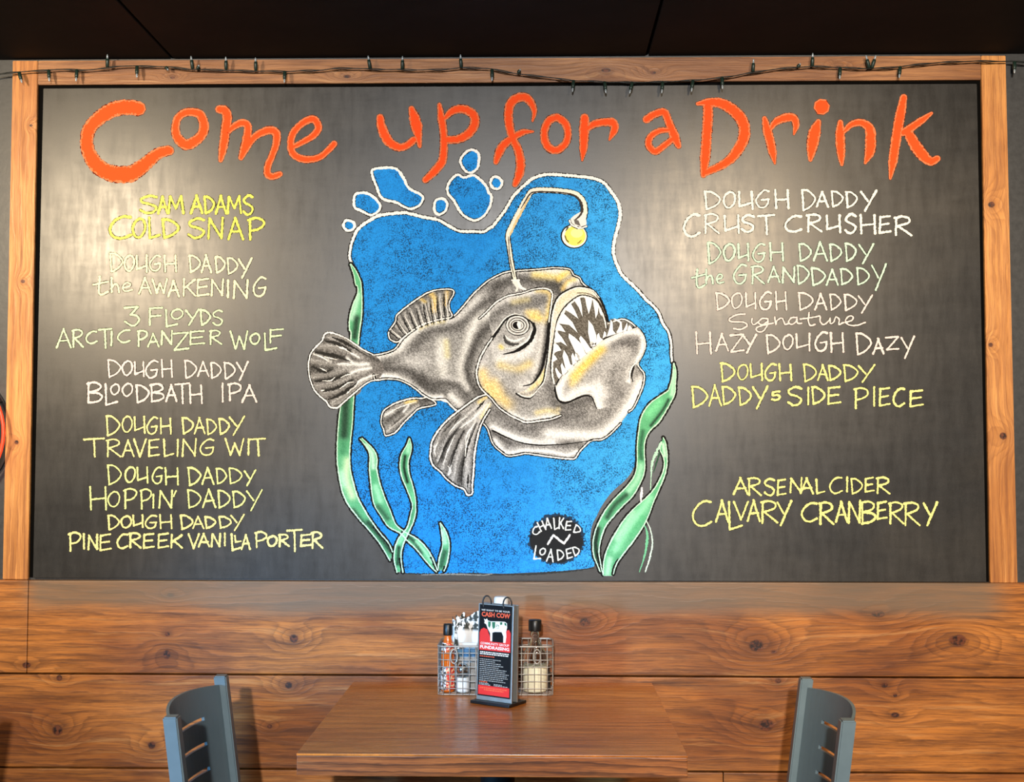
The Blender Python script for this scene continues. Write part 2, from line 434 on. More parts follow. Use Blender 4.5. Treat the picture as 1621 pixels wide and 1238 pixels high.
# ---- title in orange
OR_EDGE = ck(240, 128, 80, 0.70); OR = ck(246, 82, 34, 0.85)
def big(word, strokes, letters=None):
    letters = letters or [1]*len(strokes); k0 = 0
    for m in letters:
        big1(strokes[k0:k0+m]); k0 += m
def big1(strokes):
    c = Chalk()
    for txt, w in strokes:
        p = parse(txt); key = txt.split()[0]; s = 3.86 if key == 'M' else 5.383
        w = [x / s for x in w]
        cl = False
        c.ribbon(p, [x+1.2 for x in w], 1, ck(96, 34, 16, 1.0), 0.05)
        c.ribbon(p, w, 2, OR_EDGE, 0.05)
        c.ribbon(p, [max(1.0, x-4.4) for x in w], 3, OR, 0.10)
    return c.build('title_letter')
big('first and longest, with a wide open curl', [
    ('T1 645 225 560 215 470 220 370 262 290 322 222 400 200 500 215 590 270 690 350 755 450 785 560 785 640 745 720 680 800 615 880 585 905 585', [120, 128, 122, 112, 108, 112, 128, 138, 140, 120, 100, 80]),
    ('T1 1080 252 1160 272 1198 350 1190 430 1140 490 1050 535 980 480 957 410 970 320 1020 268 1080 252', [66, 75, 80, 80, 90, 80, 66, 62, 66]),
    ('T1 1330 232 1375 240 1398 300 1385 400 1370 520 1342 665', [70, 80, 78, 75, 70, 40]),
    ('T1 1385 450 1440 390 1520 348 1570 370 1570 450 1545 560 1515 645', [30, 55, 62, 66, 75, 70, 45]),
    ('P 383 246 395 226 404 216 415.5 209.5 428.5 206 437.6 212 437 228 431 245.8 424.6 261.3 423.3 274.3 431 279.5 443 275.6', [50, 60, 58, 66, 70, 62, 55, 58, 60, 50]),
    ('M 235 595 300 562 370 520 402 470 372 420 310 440 250 500 232 570 250 635 320 665 400 655 450 620 498 570', [30, 34, 40, 44, 46, 40, 42, 42, 44, 44, 40, 38, 40])], [1, 1, 3, 1])
big('beginning with a short cup-shaped letter', [
    ('T2 225 355 238 440 290 550 370 605 440 600 515 545', [62, 80, 84, 72, 62, 60]),
    ('T2 492 280 520 370 545 480 562 600', [50, 92, 96, 60, 34]),
    ('T2 730 245 745 350 765 480 768 600 755 720 700 800 610 888', [34, 66, 64, 66, 70, 72, 56]),
    ('T2 775 360 850 295 940 285 1018 330 1030 410 980 490 890 540 790 545', [40, 66, 72, 76, 78, 74, 68, 64])], [2, 2])
big('third, crossing above the blue pool', [
    ('T3 447 385 462 300 420 210 355 180 270 222 242 320 255 450 290 560 330 650 345 760 330 850 297 925', [18, 50, 72, 76, 78, 74, 70, 66, 70, 76, 74, 50]),
    ('T3 452 475 370 480 290 520 200 590 160 660 135 735', [18, 55, 60, 70, 74, 46]),
    ('T3 655 352 722 400 748 480 732 570 660 632 590 615 552 550 550 460 590 380 655 352', [66, 66, 60, 62, 66, 70, 66, 66, 66]),
    ('T3 890 358 886 480 882 600 870 720', [74, 84, 76, 66, 18]),
    ('T3 900 465 970 412 1060 395 1130 400 1145 455 1102 545', [40, 62, 66, 74, 66, 18])], [2, 1, 2])
big('of a single letter', [
    ('T4 125 372 190 330 275 310 310 380 350 480 400 600', [66, 62, 66, 64, 70, 80, 46]),
    ('T4 318 460 230 472 160 520 145 590 200 645 270 600 345 540', [40, 50, 56, 60, 58, 54, 50])], [2])
big('last, with a tall bowed capital and a long kicking tail', [
    ('T4 650 255 650 350 640 500 630 650 612 845', [80, 84, 84, 84, 50]),
    ('T4 560 238 650 225 760 235 860 290 940 380 962 480 930 590 850 700 760 765 630 825', [30, 74, 88, 96, 98, 96, 88, 76, 66, 58]),
    ('T4 1132 365 1160 480 1190 600 1220 748', [44, 78, 74, 70, 16]),
    ('T4 1180 455 1230 392 1310 357 1378 360 1400 420 1382 498', [30, 60, 72, 70, 56, 16]),
    ('T5 378 262 384 266', [134, 134]),
    ('T5 352 392 322 480 300 600 285 715', [48, 100, 100, 80, 36]),
    ('T5 540 395 538 500 543 620 552 755', [44, 78, 80, 70, 30]),
    ('T5 570 475 640 412 720 400 788 450 798 560 790 650 752 742', [36, 54, 62, 84, 92, 84, 24]),
    ('T5 1080 185 1042 380 1012 560 985 750 965 875', [60, 82, 86, 80, 74, 22]),
    ('T5 1318 318 1220 390 1130 450 1075 485', [24, 58, 66, 60]),
    ('T5 1110 470 1170 580 1245 680 1310 728 1368 705', [74, 88, 100, 96, 78, 52])], [2, 2, 2, 2, 3])

# ---- hand lettering
G = {
 'A': [('l', 0,1, .5,0), ('l', .46,0, 1,1), ('l', .2,.64, .85,.62)],
 'B': [('l', .08,.02, .1,1), ('c', 0,.06, .5,0, .88,.12, .8,.34, .2,.48), ('c', .2,.48, .8,.54, 1,.72, .7,.92, .08,1)],
 'C': [('c', .95,.04, .6,.02, .22,.24, .02,.6, .2,.92, .55,1, .98,.84)],
 'D': [('l', .02,.04, .12,1), ('c', 0,.02, .45,.06, .92,.34, .95,.56, .6,.84, .12,1)],
 'E': [('l', .1,.06, .06,1), ('l', .1,.08, .95,0), ('l', .1,.52, .85,.45), ('l', .06,1, 1,.9)],
 'F': [('l', .08,.04, .06,1), ('l', .06,.05, 1,0), ('l', .08,.52, .85,.46)],
 'G': [('c', .95,.06, .6,0, .2,.28, .02,.62, .2,.94, .52,1, .82,.84, .92,.52), ('l', .92,.52, .42,.56)],
 'H': [('l', .04,0, .1,1), ('l', .94,.02, 1,1), ('l', .08,.56, .96,.5)],
 'I': [('l', .5,0, .5,1)],
 'K': [('l', .08,0, .06,1), ('l', .95,.04, .1,.58), ('l', .3,.46, 1,1)],
 'L': [('l', .05,0, .12,1), ('l', .12,1, 1,.86)],
 'M': [('l', 0,1, .12,.04), ('l', .12,.04, .5,.72), ('l', .5,.72, .86,0), ('l', .86,0, 1,1)],
 'N': [('l', .02,1, .08,.04), ('l', .08,.04, .92,.98), ('l', .92,.98, .98,0)],
 'O': [('c', .55,0, .15,.2, 0,.58, .22,.96, .55,1, .9,.72, .98,.34, .8,.06, .5,0)],
 'P': [('l', .1,.06, .12,1), ('c', 0,.08, .5,0, .95,.12, .95,.34, .6,.52, .12,.6)],
 'R': [('l', .1,.05, .08,1), ('c', 0,.06, .5,0, .88,.12, .8,.34, .12,.52), ('l', .2,.5, 1,1)],
 'S': [('c', .95,.1, .55,0, .08,.2, .15,.4, .6,.5, .95,.7, .75,.95, .35,1, .02,.84)],
 'T': [('l', 0,.06, 1,0), ('l', .5,.04, .54,1)],
 'U': [('l', .02,.02, .06,.82), ('l', .06,.84, .96,.62), ('l', .94,0, .98,1)],
 'V': [('l', 0,0, .5,1), ('l', .5,1, 1,0)],
 'W': [('l', 0,.02, .3,.98), ('l', .3,.98, .52,.3), ('l', .52,.3, .8,1), ('l', .8,1, 1,0)],
 'Y': [('l', 0,.06, .46,.52), ('l', 1,0, .26,1)],
 'Z': [('l', 0,.06, .95,0), ('l', .95,0, .05,.98), ('l', .05,.98, 1,.9)],
 '3': [('l', 0,.04, .9,0), ('l', .9,0, .4,.4), ('c', .4,.4, .8,.46, .98,.66, .8,.92, .5,1, .02,.78)],
 "'": [('l', .9,0, .1,1)],
 's': [('l', .95,.02, .2,.12), ('c', .2,.12, .12,.45, .7,.42, .98,.66, .6,.98, .05,.9)],
 't': [('c', .42,0, .36,.5, .38,.9, .55,1, .95,.84), ('l', 0,.46, .95,.28)],
 'h': [('l', .1,0, .08,1), ('c', .08,.75, .4,.45, .7,.5, .82,1)],
 'e': [('c', .1,.6, .7,.42, .8,.1, .4,0, .05,.5, .3,.98, 1,.84)],
}
G_FONTH = 1.0
def line(key, col, w, txt, label, cuts=()):
    zf = Z(key); items = [it.split() for it in txt.split(';')]; c = None; last = None
    for n_, it in enumerate(items):
        ch = it[0]; x0, x1, y0, y1 = map(float, it[1:5])
        if c is None or x0 - last > 36 or n_ in cuts:
            if c: c.build('chalk_word')
            c = Chalk()
        last = x1
        rnd = random.Random(x0*7+y0)
        for st in G[ch]:
            q = st[1:]; pts = []
            for i in range(0, len(q), 2):
                pts += [x0 + q[i]*(x1-x0) + rnd.uniform(-1.5, 1.5), y0 + q[i+1]*(y1-y0) + rnd.uniform(-1.5, 1.5)]
            P = zf(pts)
            ww = 1.14 * w * rnd.uniform(0.88, 1.2)
            c.ribbon(P, [ww+1.3, ww+1.3], 0.5, ck(34, 32, 28, 1.0), 0.12, st[0] == 'c')
            c.ribbon(P, [ww*1.1, ww*0.92, ww], 2, col, 0.14, st[0] == 'c')
    c.build('chalk_word')
YEL = ck(240, 234, 104, .85); PAL = ck(246, 240, 196, .8); GRN = ck(218, 240, 190, .8); PNK = ck(242, 220, 212, .8); CRM = ck(246, 236, 160, .8)
YG = ck(232, 240, 160, .8); WHT = ck(248, 242, 224, .85); MINT = ck(206, 240, 208, .8); CIT = ck(240, 236, 150, .8)
line('A', YEL, 2.9, "S 575 685 80 190;A 690 748 85 192;M 757 852 82 192;A 902 972 80 192;D 988 1052 85 192;A 1062 1128 80 196;M 1135 1222 82 192;S 1238 1300 78 200", 'bright yellow chalk line at the top of the left list')
line('A', YEL, 2.9, "C 378 520 212 355;O 528 608 228 345;L 628 700 222 350;D 718 822 230 350;S 885 990 225 350;N 1012 1105 222 355;A 1140 1235 222 360;P 1268 1370 225 362", 'bright yellow chalk line, second in the left list')
line('A', PAL, 2.6, "D 382 462 448 568;O 475 538 462 562;U 550 620 462 568;G 635 710 465 562;H 728 805 462 568;D 890 962 462 572;A 968 1030 462 572;D 1058 1120 470 575;D 1135 1200 478 582;Y 1208 1290 482 608", 'cream chalk line, third in the left list')
line('A', PAL, 2.6, "t 275 375 598 715;h 385 450 605 700;e 460 525 640 692;A 570 645 605 710;W 652 745 615 705;A 755 825 625 725;K 848 930 612 722;E 938 1015 612 722;N 1030 1108 615 722;I 1132 1145 622 732;N 1175 1265 622 738;G 1300 1385 605 725", 'cream chalk line, fourth in the left list')
line('B', GRN, 2.4, "3 475 570 65 185;F 632 718 68 180;L 735 815 85 190;O 775 850 80 140;Y 868 950 80 180;D 962 1025 82 182;S 1040 1105 85 182", 'pale green chalk line, fifth in the left list')
line('B', GRN, 2.4, "A 40 130 205 325;R 140 210 210 320;C 225 298 222 298;T 310 390 205 328;I 385 398 222 310;C 430 512 212 292;P 560 618 215 315;A 625 695 235 320;N 712 780 215 305;Z 790 885 230 342;E 890 990 218 305;R 1020 1095 215 302;W 1155 1262 220 335;O 1282 1342 235 300;L 1370 1450 235 342;F 1405 1492 208 295", 'long pale green chalk line, sixth in the left list')
line('B', PNK, 2.4, "D 368 450 402 515;O 460 525 410 500;U 538 600 415 510;G 610 690 410 520;H 710 778 405 515;D 862 935 405 522;A 945 1015 415 510;D 1030 1095 420 522;D 1115 1185 420 525;Y 1195 1268 415 535", 'pink chalk line, seventh in the left list')
line('B', PNK, 2.6, "B 235 330 550 680;L 348 430 560 692;O 388 440 560 625;O 462 525 555 635;D 550 632 565 678;B 640 728 560 672;A 742 808 565 670;T 800 890 555 685;H 890 972 565 682;I 1098 1110 555 672;P 1140 1222 555 665;A 1230 1322 565 675", 'pink chalk line, eighth in the left list')
line('C', CRM, 2.4, "D 318 395 65 178;O 410 465 68 158;U 478 538 70 165;G 550 612 75 170;H 625 685 78 168;D 750 815 75 168;A 820 880 75 168;D 892 945 85 172;D 962 1020 82 172;Y 1020 1105 68 175", 'straw yellow chalk line, ninth in the left list')
line('C', CRM, 2.4, "T 192 305 195 298;R 320 400 200 298;A 412 475 205 298;V 475 545 200 298;E 558 620 200 296;L 645 700 200 296;I 718 732 200 295;N 752 830 195 296;G 850 935 200 290;W 995 1100 195 290;I 1122 1134 200 288;T 1140 1225 195 295", 'straw yellow chalk line, tenth in the left list')
line('C', YG, 2.4, "D 325 405 345 458;O 425 482 358 442;U 495 555 358 448;G 580 640 360 452;H 652 728 362 458;D 785 855 358 462;A 865 930 362 455;D 945 1005 365 452;D 1018 1092 365 452;Y 1105 1168 375 465", 'yellow green chalk line, fourth from the bottom of the left list')
line('C', YG, 2.4, "H 222 318 470 600;O 328 395 498 582;P 418 490 482 595;P 512 575 485 598;I 580 594 515 590;N 620 695 490 592;' 702 718 492 525;D 782 858 488 592;A 868 940 485 588;D 955 1025 490 590;D 1040 1110 495 590;Y 1120 1205 488 605", 'yellow green chalk line, third from the bottom of the left list')
line('C', CRM, 2.5, "D 328 392 632 715;O 402 460 638 702;U 470 528 632 702;G 540 608 635 708;H 622 692 630 708;D 742 812 632 712;A 812 872 640 708;D 882 942 642 708;D 962 1030 640 705;Y 1030 1102 628 718", 'straw yellow chalk line, second from the bottom of the left list')
line('C', CRM, 2.8, "P 105 172 732 838;I 182 198 740 822;N 215 268 745 828;E 280 345 742 832;C 380 440 740 822;R 450 515 735 818;E 528 590 738 820;E 612 672 738 818;K 685 750 745 818;V 788 845 740 822;A 845 905 738 812;N 918 968 738 812;I 988 1002 735 805;L 1030 1085 740 832;L 1050 1085 750 785;A 1090 1138 745 825;P 1168 1232 728 815;O 1238 1290 752 808;R 1302 1360 742 810;T 1350 1432 715 840;E 1425 1485 742 808;R 1490 1550 730 820", 'long straw yellow chalk line at the bottom of the left list', (4, 16))
line('D', WHT, 2.8, "D 172 265 48 155;O 285 355 52 145;U 375 458 50 155;G 478 560 42 145;H 590 670 40 150;D 752 830 38 162;A 840 908 52 140;D 930 998 48 140;D 1015 1082 50 145;Y 1105 1195 45 165", 'white chalk line at the top of the right list')
line('D', WHT, 3.0, "C 45 145 185 318;R 170 258 185 298;U 290 375 192 298;S 390 468 190 290;T 490 588 190 305;C 650 752 195 290;R 782 870 188 290;U 898 980 192 292;S 1010 1075 185 298;H 1098 1190 188 300;E 1212 1282 195 298;R 1305 1405 200 310", 'white chalk line, second in the right list')
line('D', MINT, 2.5, "D 192 268 352 480;O 285 352 362 460;U 370 435 360 462;G 458 535 362 468;H 560 640 355 462;D 735 808 360 465;A 822 902 352 462;D 918 988 362 465;D 1012 1075 358 465;Y 1092 1180 362 480", 'mint green chalk line, third in the right list')
line('D', MINT, 2.4, "t 95 175 515 625;h 175 230 515 600;e 240 285 545 598;G 342 425 488 598;R 452 525 495 600;A 550 620 498 590;N 635 710 500 592;D 725 795 490 600;D 810 890 505 610;A 900 968 515 608;D 982 1055 510 605;D 1080 1155 505 605;Y 1170 1255 482 638", 'mint green chalk line, fourth in the right list')
line('E', PNK, 2.5, "D 240 318 50 152;O 332 395 52 142;U 415 478 50 148;G 498 572 48 150;H 595 658 45 152;D 732 818 48 152;A 830 898 55 150;D 920 985 58 152;D 1005 1080 60 155;Y 1090 1170 65 170", 'pink chalk line above the cursive one in the right list')
line('E', PNK, 2.6, "H 118 208 285 415;A 238 312 295 398;Z 325 405 300 405;Y 402 480 300 410;D 540 622 300 412;O 640 698 300 388;U 718 800 295 395;G 830 905 285 398;H 920 1000 290 405;D 1075 1165 290 418;A 1178 1240 325 415;Z 1255 1330 315 392;Y 1345 1422 312 442", 'pink chalk line below the cursive one in the right list')
line('E', CIT, 2.5, "D 268 352 470 580;O 368 430 480 568;U 445 515 475 572;G 530 600 475 575;H 615 688 478 575;D 762 838 475 580;A 848 905 480 572;D 912 985 485 572;D 1002 1085 480 580;Y 1090 1185 480 585", 'yellow chalk line, fourth from the bottom of the right list')
line('E', CIT, 2.7, "D 95 190 608 735;A 198 270 600 725;D 278 355 610 718;D 375 448 615 722;Y 458 548 608 742;s 570 622 638 692;S 668 752 612 722;I 782 798 618 718;D 812 888 612 715;E 905 982 612 715;P 1065 1145 618 740;I 1175 1190 615 725;E 1212 1275 618 725;C 1298 1365 622 728;E 1395 1475 632 728", 'yellow chalk line, third from the bottom of the right list')
line('F', CIT, 2.6, "A 345 428 62 160;R 430 508 62 165;S 528 588 68 165;E 605 655 72 165;N 682 752 62 150;A 745 820 65 155;L 835 885 72 155;C 918 992 58 155;I 1015 1028 58 145;D 1045 1112 65 158;E 1128 1180 62 145;R 1198 1275 60 155", 'yellow chalk line, second from the bottom of the right list', (7,))
line('F', CIT, 2.9, "C 98 215 200 348;A 240 312 195 325;L 312 395 205 370;V 345 430 205 312;A 428 500 195 320;R 508 605 200 330;Y 605 688 200 345;C 750 845 210 322;R 855 940 210 338;A 955 1022 205 325;N 1030 1100 200 330;B 1105 1190 205 335;E 1200 1258 205 308;R 1272 1358 208 335;R 1362 1455 210 345;Y 1478 1558 208 345", 'large yellow chalk line at the bottom of the right list')
c = Chalk()
for t, w in [('E 412 178 365 182 318 208 335 224 400 226 425 246 385 270 345 264', 2.8), ('E 455 205 452 225 465 242 490 225', 2.6),
             ('E 548 205 515 205 492 228 515 242 545 222 550 205 545 245 520 280 488 282 480 262 520 245 580 232', 2.6),
             ('E 590 195 596 240 605 215 632 202 645 225 650 240 672 235', 2.6), ('E 722 198 690 200 672 225 690 240 715 225 722 205 726 232 750 232', 2.6),
             ('E 795 170 790 215 802 246 830 240', 2.8), ('E 742 208 800 200 858 190', 2.6), ('E 862 195 862 225 885 240 915 215 920 200 922 235 942 225 955 195 975 210 972 240 1000 228', 2.5),
             ('E 1010 228 1050 215 1058 195 1035 190 1012 215 1030 242 1080 245 1130 228', 2.6)]:
    P = parse(t); c.ribbon(P, [w+1.2, w+1.2], 1, ck(34, 32, 28, 1), 0.1); c.ribbon(P, [w, w*.85, w], 2, PNK, 0.12)
c.build('chalk_word', label='pink chalk word in flowing cursive')

# ---- blue pool
def pool_part(txt, outl, wl, name, label=None, col=None, extra=None):
    pts = smooth(parse(txt), True, 2.5)
    c = Chalk(); c.poly(pts, 1, WHITE)
    return pts
POOL = parse('z1 405 1010 395 930 425 800 480 700 620 610 730 585 840 575 900 580 1020 610 1150 635 1230 680 1330 730 1450 735 1540 735 1600 695 '
             'z2 0 690 100 560 180 430 280 330 360 275 470 248 650 258 850 280 950 322 1020 410 1068 490 1088 590 1060 720 1035 820 1030 930 1060 1020 1100 1100 1180 1180 1240 1238 '
             'z4 1300 230 1400 330 1450 440 1500 520 1520 620 1522 700 1530 780 1525 900 1505 990 z6 1480 105 1400 150 1330 215 1265 320 1235 440 1222 560 1222 680 1195 770 1130 860 1010 970 930 1080 885 1170 '
             'z8 850 700 832 800 838 940 868 1040 840 1068 720 1085 500 1105 300 1112 100 1120 z7 1300 1115 1000 1128 790 1118 745 1090 680 1000 655 900 600 800 510 710 430 600 370 480 320 330 300 180 295 60 '
             'z5 405 480 415 330 428 170 z3 450 1060 500 980 470 640 510 420 512 220 495 60 z1 450 1090')
pp = smooth(POOL, True, 3.0)
c = Chalk(); c.poly(pp, 0.6, WHITE)
pool = c.build('chalk_pool', mat=M_POOL, label='blue chalk water filling behind the fish')
c = Chalk()
edge = [parse('z1 412 1015 395 930 425 800 480 700 620 610 730 585 840 575 900 580 1020 610 1150 635 1230 680 1330 730 1450 735 1540 735 1600 695 '
             'z2 0 690 100 560 180 430 280 330 360 275 470 248 650 258 850 280 950 322 1020 410 1068 490 1088 590 1060 720 1035 820 1030 930 1060 1020 1100 1100 1180 1180 1240 1238 '
             'z4 1300 230 1400 330 1450 440 1500 520 1520 620 1522 700 1530 775')]
c.ribbon(edge[0], [7.0, 7.0], 0.8, DARK, 0.05); c.ribbon(edge[0], [3.6, 5, 4.6, 4, 5, 4.4, 5.2, 5, 4, 3], 1.4, WHITE, 0.16)
c.build('pool_outline', parent=pool, label='white chalk line round the blue water'); c = Chalk()
c.ribbon(parse('z8 860 1072 720 1092 500 1112 300 1125 100 1128 0 1130 z7 1300 1120 1000 1125 760 1118'), [1.5, 3, 2.2, 3.2, 1.5], 1.4, ck(60, 64, 64, .4), 0.4)
c.ribbon(parse('z7 1500 1122 1420 1132 1180 1125 900 1130'), [1.5, 2.2, 1.2], 1.6, ck(190, 190, 180, .4), 0.3)
c.build('chalk_smudge', parent=pool, label='smeared chalk along the lower edge')

# ---- bubbles
BUB = ['z1 375 637 430 660 435 700 395 728 350 708 345 665', 'z1 455 412 540 408 600 440 655 510 640 560 575 595 500 560 440 530 432 460',
       'z1 600 205 740 190 810 215 860 290 900 365 1000 420 1020 460 985 515 915 542 850 520 800 490 720 470 660 440 620 340 590 260',
       'z1 1120 490 1150 460 1200 460 1228 500 1210 560 1160 590 1120 560', 'z1 1425 40 1470 48 1498 85 1490 180 1450 225 1400 230 1360 190 1340 130 1370 75',
       'z1 1315 250 1370 275 1450 255 1510 295 1560 350 1580 400 1605 440 1590 520 1540 600 1470 640 1400 620 1340 570 1290 480 1240 420 1228 360 1255 300',
       'T2 1205 858 1250 880 1265 920 1235 960 1190 958 1165 920 1175 880']
for i, b in enumerate(BUB):
    pts = smooth(parse(b), True, 2.0); c = Chalk(); c.poly(pts, 0.6, WHITE); 
    o = c.build('chalk_bubble', mat=M_POOL)
    c = Chalk(); c.ribbon(parse(b), [6.2, 6.2], 0.5, DARK, 0.05, closed=True); c.ribbon(parse(b), [3.8, 4.6, 3.4, 4.4, 3.8], 1.4, WHITE, 0.14, closed=True)
    c.build('bubble_outline', parent=o)

# ---- soft shaded regions: a raster worked out here and laid down as vertex colour on a thin mesh
X0, Y0, RES = 486, 262, 1.0
NW, NH = int(604 / RES), int(656 / RES)
GX, GY = np.meshgrid(X0 + (np.arange(NW)+.5)*RES, Y0 + (np.arange(NH)+.5)*RES)
def inside(pts):
    m = np.zeros(GX.shape, bool); n = len(pts)
    for i in range(n):
        (x1, y1), (x2, y2) = pts[i], pts[(i+1) % n]
        if y1 == y2: continue
        c = ((GY > y1) != (GY > y2)) & (GX < (x2-x1)*(GY-y1)/(y2-y1)+x1)
        m ^= c
    return m
def dist(pts):
    d = np.full(GX.shape, 1e9)
    for (x1, y1), (x2, y2) in zip(pts, pts[1:]):
        dx, dy = x2-x1, y2-y1; L = dx*dx+dy*dy+1e-9
        t = np.clip(((GX-x1)*dx+(GY-y1)*dy)/L, 0, 1)
        d = np.minimum(d, np.hypot(GX-(x1+t*dx), GY-(y1+t*dy)))
    return d
RGB = np.zeros(GX.shape + (3,)); RGB[:] = (0.5, 0.5, 0.5)
def fill(m, col): RGB[m] = np.array(col)/255
def soft(txt, w, col, st=1.0, mask=None, hard=2.0):
    p = parse(txt); p = smooth(p, False, 6) if len(p) > 2 else p
    xs = [q[0] for q in p]; ys = [q[1] for q in p]
    d = dist(p); a = np.exp(-(d/w)**hard)*st
    if mask is not None: a = a*mask
    RGB[:] = RGB*(1-a[..., None]) + np.array(col)/255*a[..., None]
W_, K_, G_, Y_ = (250, 248, 242), (50, 48, 46), (140, 138, 134), (240, 196, 90)
PALE = (236, 214, 150)

BODY = parse('P 589.6 562 600.7 561 617.5 556.3 626.8 550.8 638 536 656.5 521 673 511.7 693.6 506 716 501.5 730.8 487.6 749.4 465.3 769.8 446.7 780 440 798.6 431.6 817 428.8 854.3 426 876.6 424 '
             '900.7 426 908 435 917.5 440 923 449 941.6 463.4 952.8 480 959.3 498.7 964 512 974 508 990 506 1008.5 519 1017.8 530.3 1021.5 547 1016 563.8 1010 575 1013 583 1019.6 591.6 1018.7 608 1012 627 1003 645.5 '
             '995.5 652 982.5 670.6 965.8 687.3 952.8 695.7 938 697 930 702 917.5 715 910 725.4 899 726.3 873 723.5 854.3 720.7 832 718 817 720.7 804 721.7 793 715 780 702 769.8 676 '
             '750 660 740 655 723.4 649 716 644.6 706.6 634.4 701 632.5 684.3 632.5 669.5 625 658.3 615.8 643.5 606.5 628.6 601 610 600 595 602 591.5 593.5')
TAIL = parse('z3 590 705 500 660 400 590 300 540 220 520 180 540 160 590 100 650 60 710 45 800 55 900 90 1000 140 1060 200 1110 230 1155 290 1158 350 1110 430 1040 490 990 560 940 640 920 690 840 660 760')
DORS = parse('z3 735 500 728 540 745 580 800 600 850 565 950 490 1050 440 1150 410 1265 385 1245 320 1245 260 1282 190 1270 155 1200 150 1100 165 1000 215 900 285 800 370 785 430')
ANAL = parse('z5 1130 215 1060 160 1010 165 930 165 830 190 740 230 680 280 665 340 665 380 685 430 700 480 740 475 790 450 850 380 930 300 990 250')
PECT = parse('z5 1600 165 1560 130 1480 160 1380 230 1300 290 1220 360 1150 440 1100 530 1085 620 1085 680 1110 740 1170 790 1220 850 1300 910 1370 940 1395 985 1420 990 1442 970 1440 900 1450 800 1460 650 1480 520 1520 380 1590 260 1620 190')
HEAD = parse('z4 510 190 490 155 440 140 350 148 250 180 130 205 50 245 0 285 -30 420 0 560 z3 1560 640 1510 730 1480 830 1480 900 1510 990 1600 1080 z6 60 250 150 310 230 350 290 370 400 355 500 340 590 315 '
             '520 240 500 100 z4 480 850 500 600 505 400 520 260')
MOUTH = parse('z4 540 960 510 900 500 880 500 750 520 600 540 480 560 400 620 300 700 230 760 205 850 225 900 270 940 350 960 420 970 490 1000 410 1035 405 1085 440 1140 430 1180 470 1220 475 1100 512 1000 555 900 605 800 685 700 785 600 875')
JAW = parse('z4 545 960 600 870 700 780 800 680 900 600 1000 550 1100 510 1220 475 1270 520 1300 630 1270 720 1240 780 1195 850 1180 960 1090 1100 900 1175 870 1120 840 1060 780 1050 700 1080 620 1110 560 1090 535 1030')
RIM = parse('z4 765 130 700 135 600 180 540 240 510 330 495 430 480 600 465 750 450 830 430 930 380 1010 320 1078 250 1070 205 1045 300 1000 400 900 440 830 500 750 520 600 540 480 560 400 620 300 700 230 760 205 850 225 900 270 940 350 970 490 985 420 940 290 880 190')
sm = lambda p: smooth(p, True, 3)
mB, mT, mD, mA, mP, mH, mM, mJ, mR = [inside(sm(p)) for p in (BODY, TAIL, DORS, ANAL, PECT, HEAD, MOUTH, JAW, RIM)]
mB = inside(BODY)
# body
fill(mB, (132, 130, 126))
for t, w, c_, s_ in [
    ('z3 600 745 800 680 870 590 980 500 1060 465 1200 440 1290 420 1400 340 1520 200 1620 90', 7, W_, .8),
    ('z2 0 1150 100 1115 220 1090 400 1080 600 1075', 7, W_, .85),
    ('z3 1000 480 1100 440 1200 425', 4, (225, 205, 130), .7),
    ('z3 700 780 900 720 1040 540 1180 490 1330 460 1480 330 1615 230', 9, K_, .65),
    ('z3 800 820 960 760', 13, (170, 168, 164), .6), ('z3 900 760 1040 780', 12, (196, 194, 190), .6),
    ('z3 1180 600 1200 760 1200 860', 9, (226, 224, 214), .75), ('z3 1150 680 1160 780', 6, W_, .5),
    ('z3 1220 600 1230 720', 5, (222, 208, 148), .7),
    ('z3 1615 350 1480 420 1420 560 1380 700 1350 800 1360 900 1400 990', 8, (230, 228, 220), .85),
    ('z3 1610 450 1500 560 1430 720 1400 840 1450 980 1560 1090', 7, K_, .85),
    ('z3 600 830 760 830 900 850 960 900 1100 1020 1200 1040', 8, K_, .75), ('z3 1000 900 1100 960 1300 960 1400 1060', 9, K_, .7),
    ('z3 620 890 780 900 880 950 980 1020 1080 1075 1180 1070', 5, W_, .95), ('z3 1260 1060 1340 1130', 6, W_, .8), ('z3 1200 900 1330 930 1400 1000', 5, W_, .45),
    ('z3 1400 1140 1500 1080', 8, (90, 88, 85), .6),
    ('z2 30 1200 150 1150 300 1140 500 1190 580 1200', 10, K_, .75), ('z2 -150 1230 20 1200', 12, K_, .6),
    ('z2 360 1105 460 1115 560 1125 640 1090', 6, (238, 210, 120), .85), ('z2 560 1150 600 1110', 4, (246, 200, 90), .8),
    ('z2 640 1200 700 1140 740 1150', 5, W_, .9), ('z4 600 150 640 90 700 70', 4, (236, 190, 90), .7), ('z4 530 100 560 190', 5, K_, .7),
    # lower head and belly
    ('z6 0 260 120 350 260 420 420 400 600 340 760 300', 8, (84, 82, 80), .75), ('z6 470 30 500 150 560 240 700 220 830 170', 9, (72, 70, 68), .8),
    ('z6 200 200 380 210 480 240', 10, (120, 118, 115), .7), ('z6 360 250 420 290', 8, (215, 212, 205), .4), ('z6 560 260 480 310 380 330', 4, (232, 214, 160), .7),
    ('z6 600 410 750 400 900 380 1000 300', 9, (104, 102, 99), .6), ('z6 0 410 130 470 260 520 400 540 520 540', 5, W_, .95),
    ('z6 480 470 700 480 900 480 1000 420 1100 320 1200 180 1260 40', 10, W_, .9), ('z4 1240 1000 1200 1130', 9, W_, .5),
    ('z6 0 450 140 540 300 575 500 590 640 560', 4, (60, 58, 56), .85), ('z6 200 580 400 585 600 600 700 590', 7, (150, 148, 144), .7),
    ('z6 20 520 120 630 280 610 480 620 640 650 720 620', 4, W_, .9), ('z6 620 560 740 560', 6, (80, 78, 75), .7)]:
    soft(t, w, c_, s_, mB)
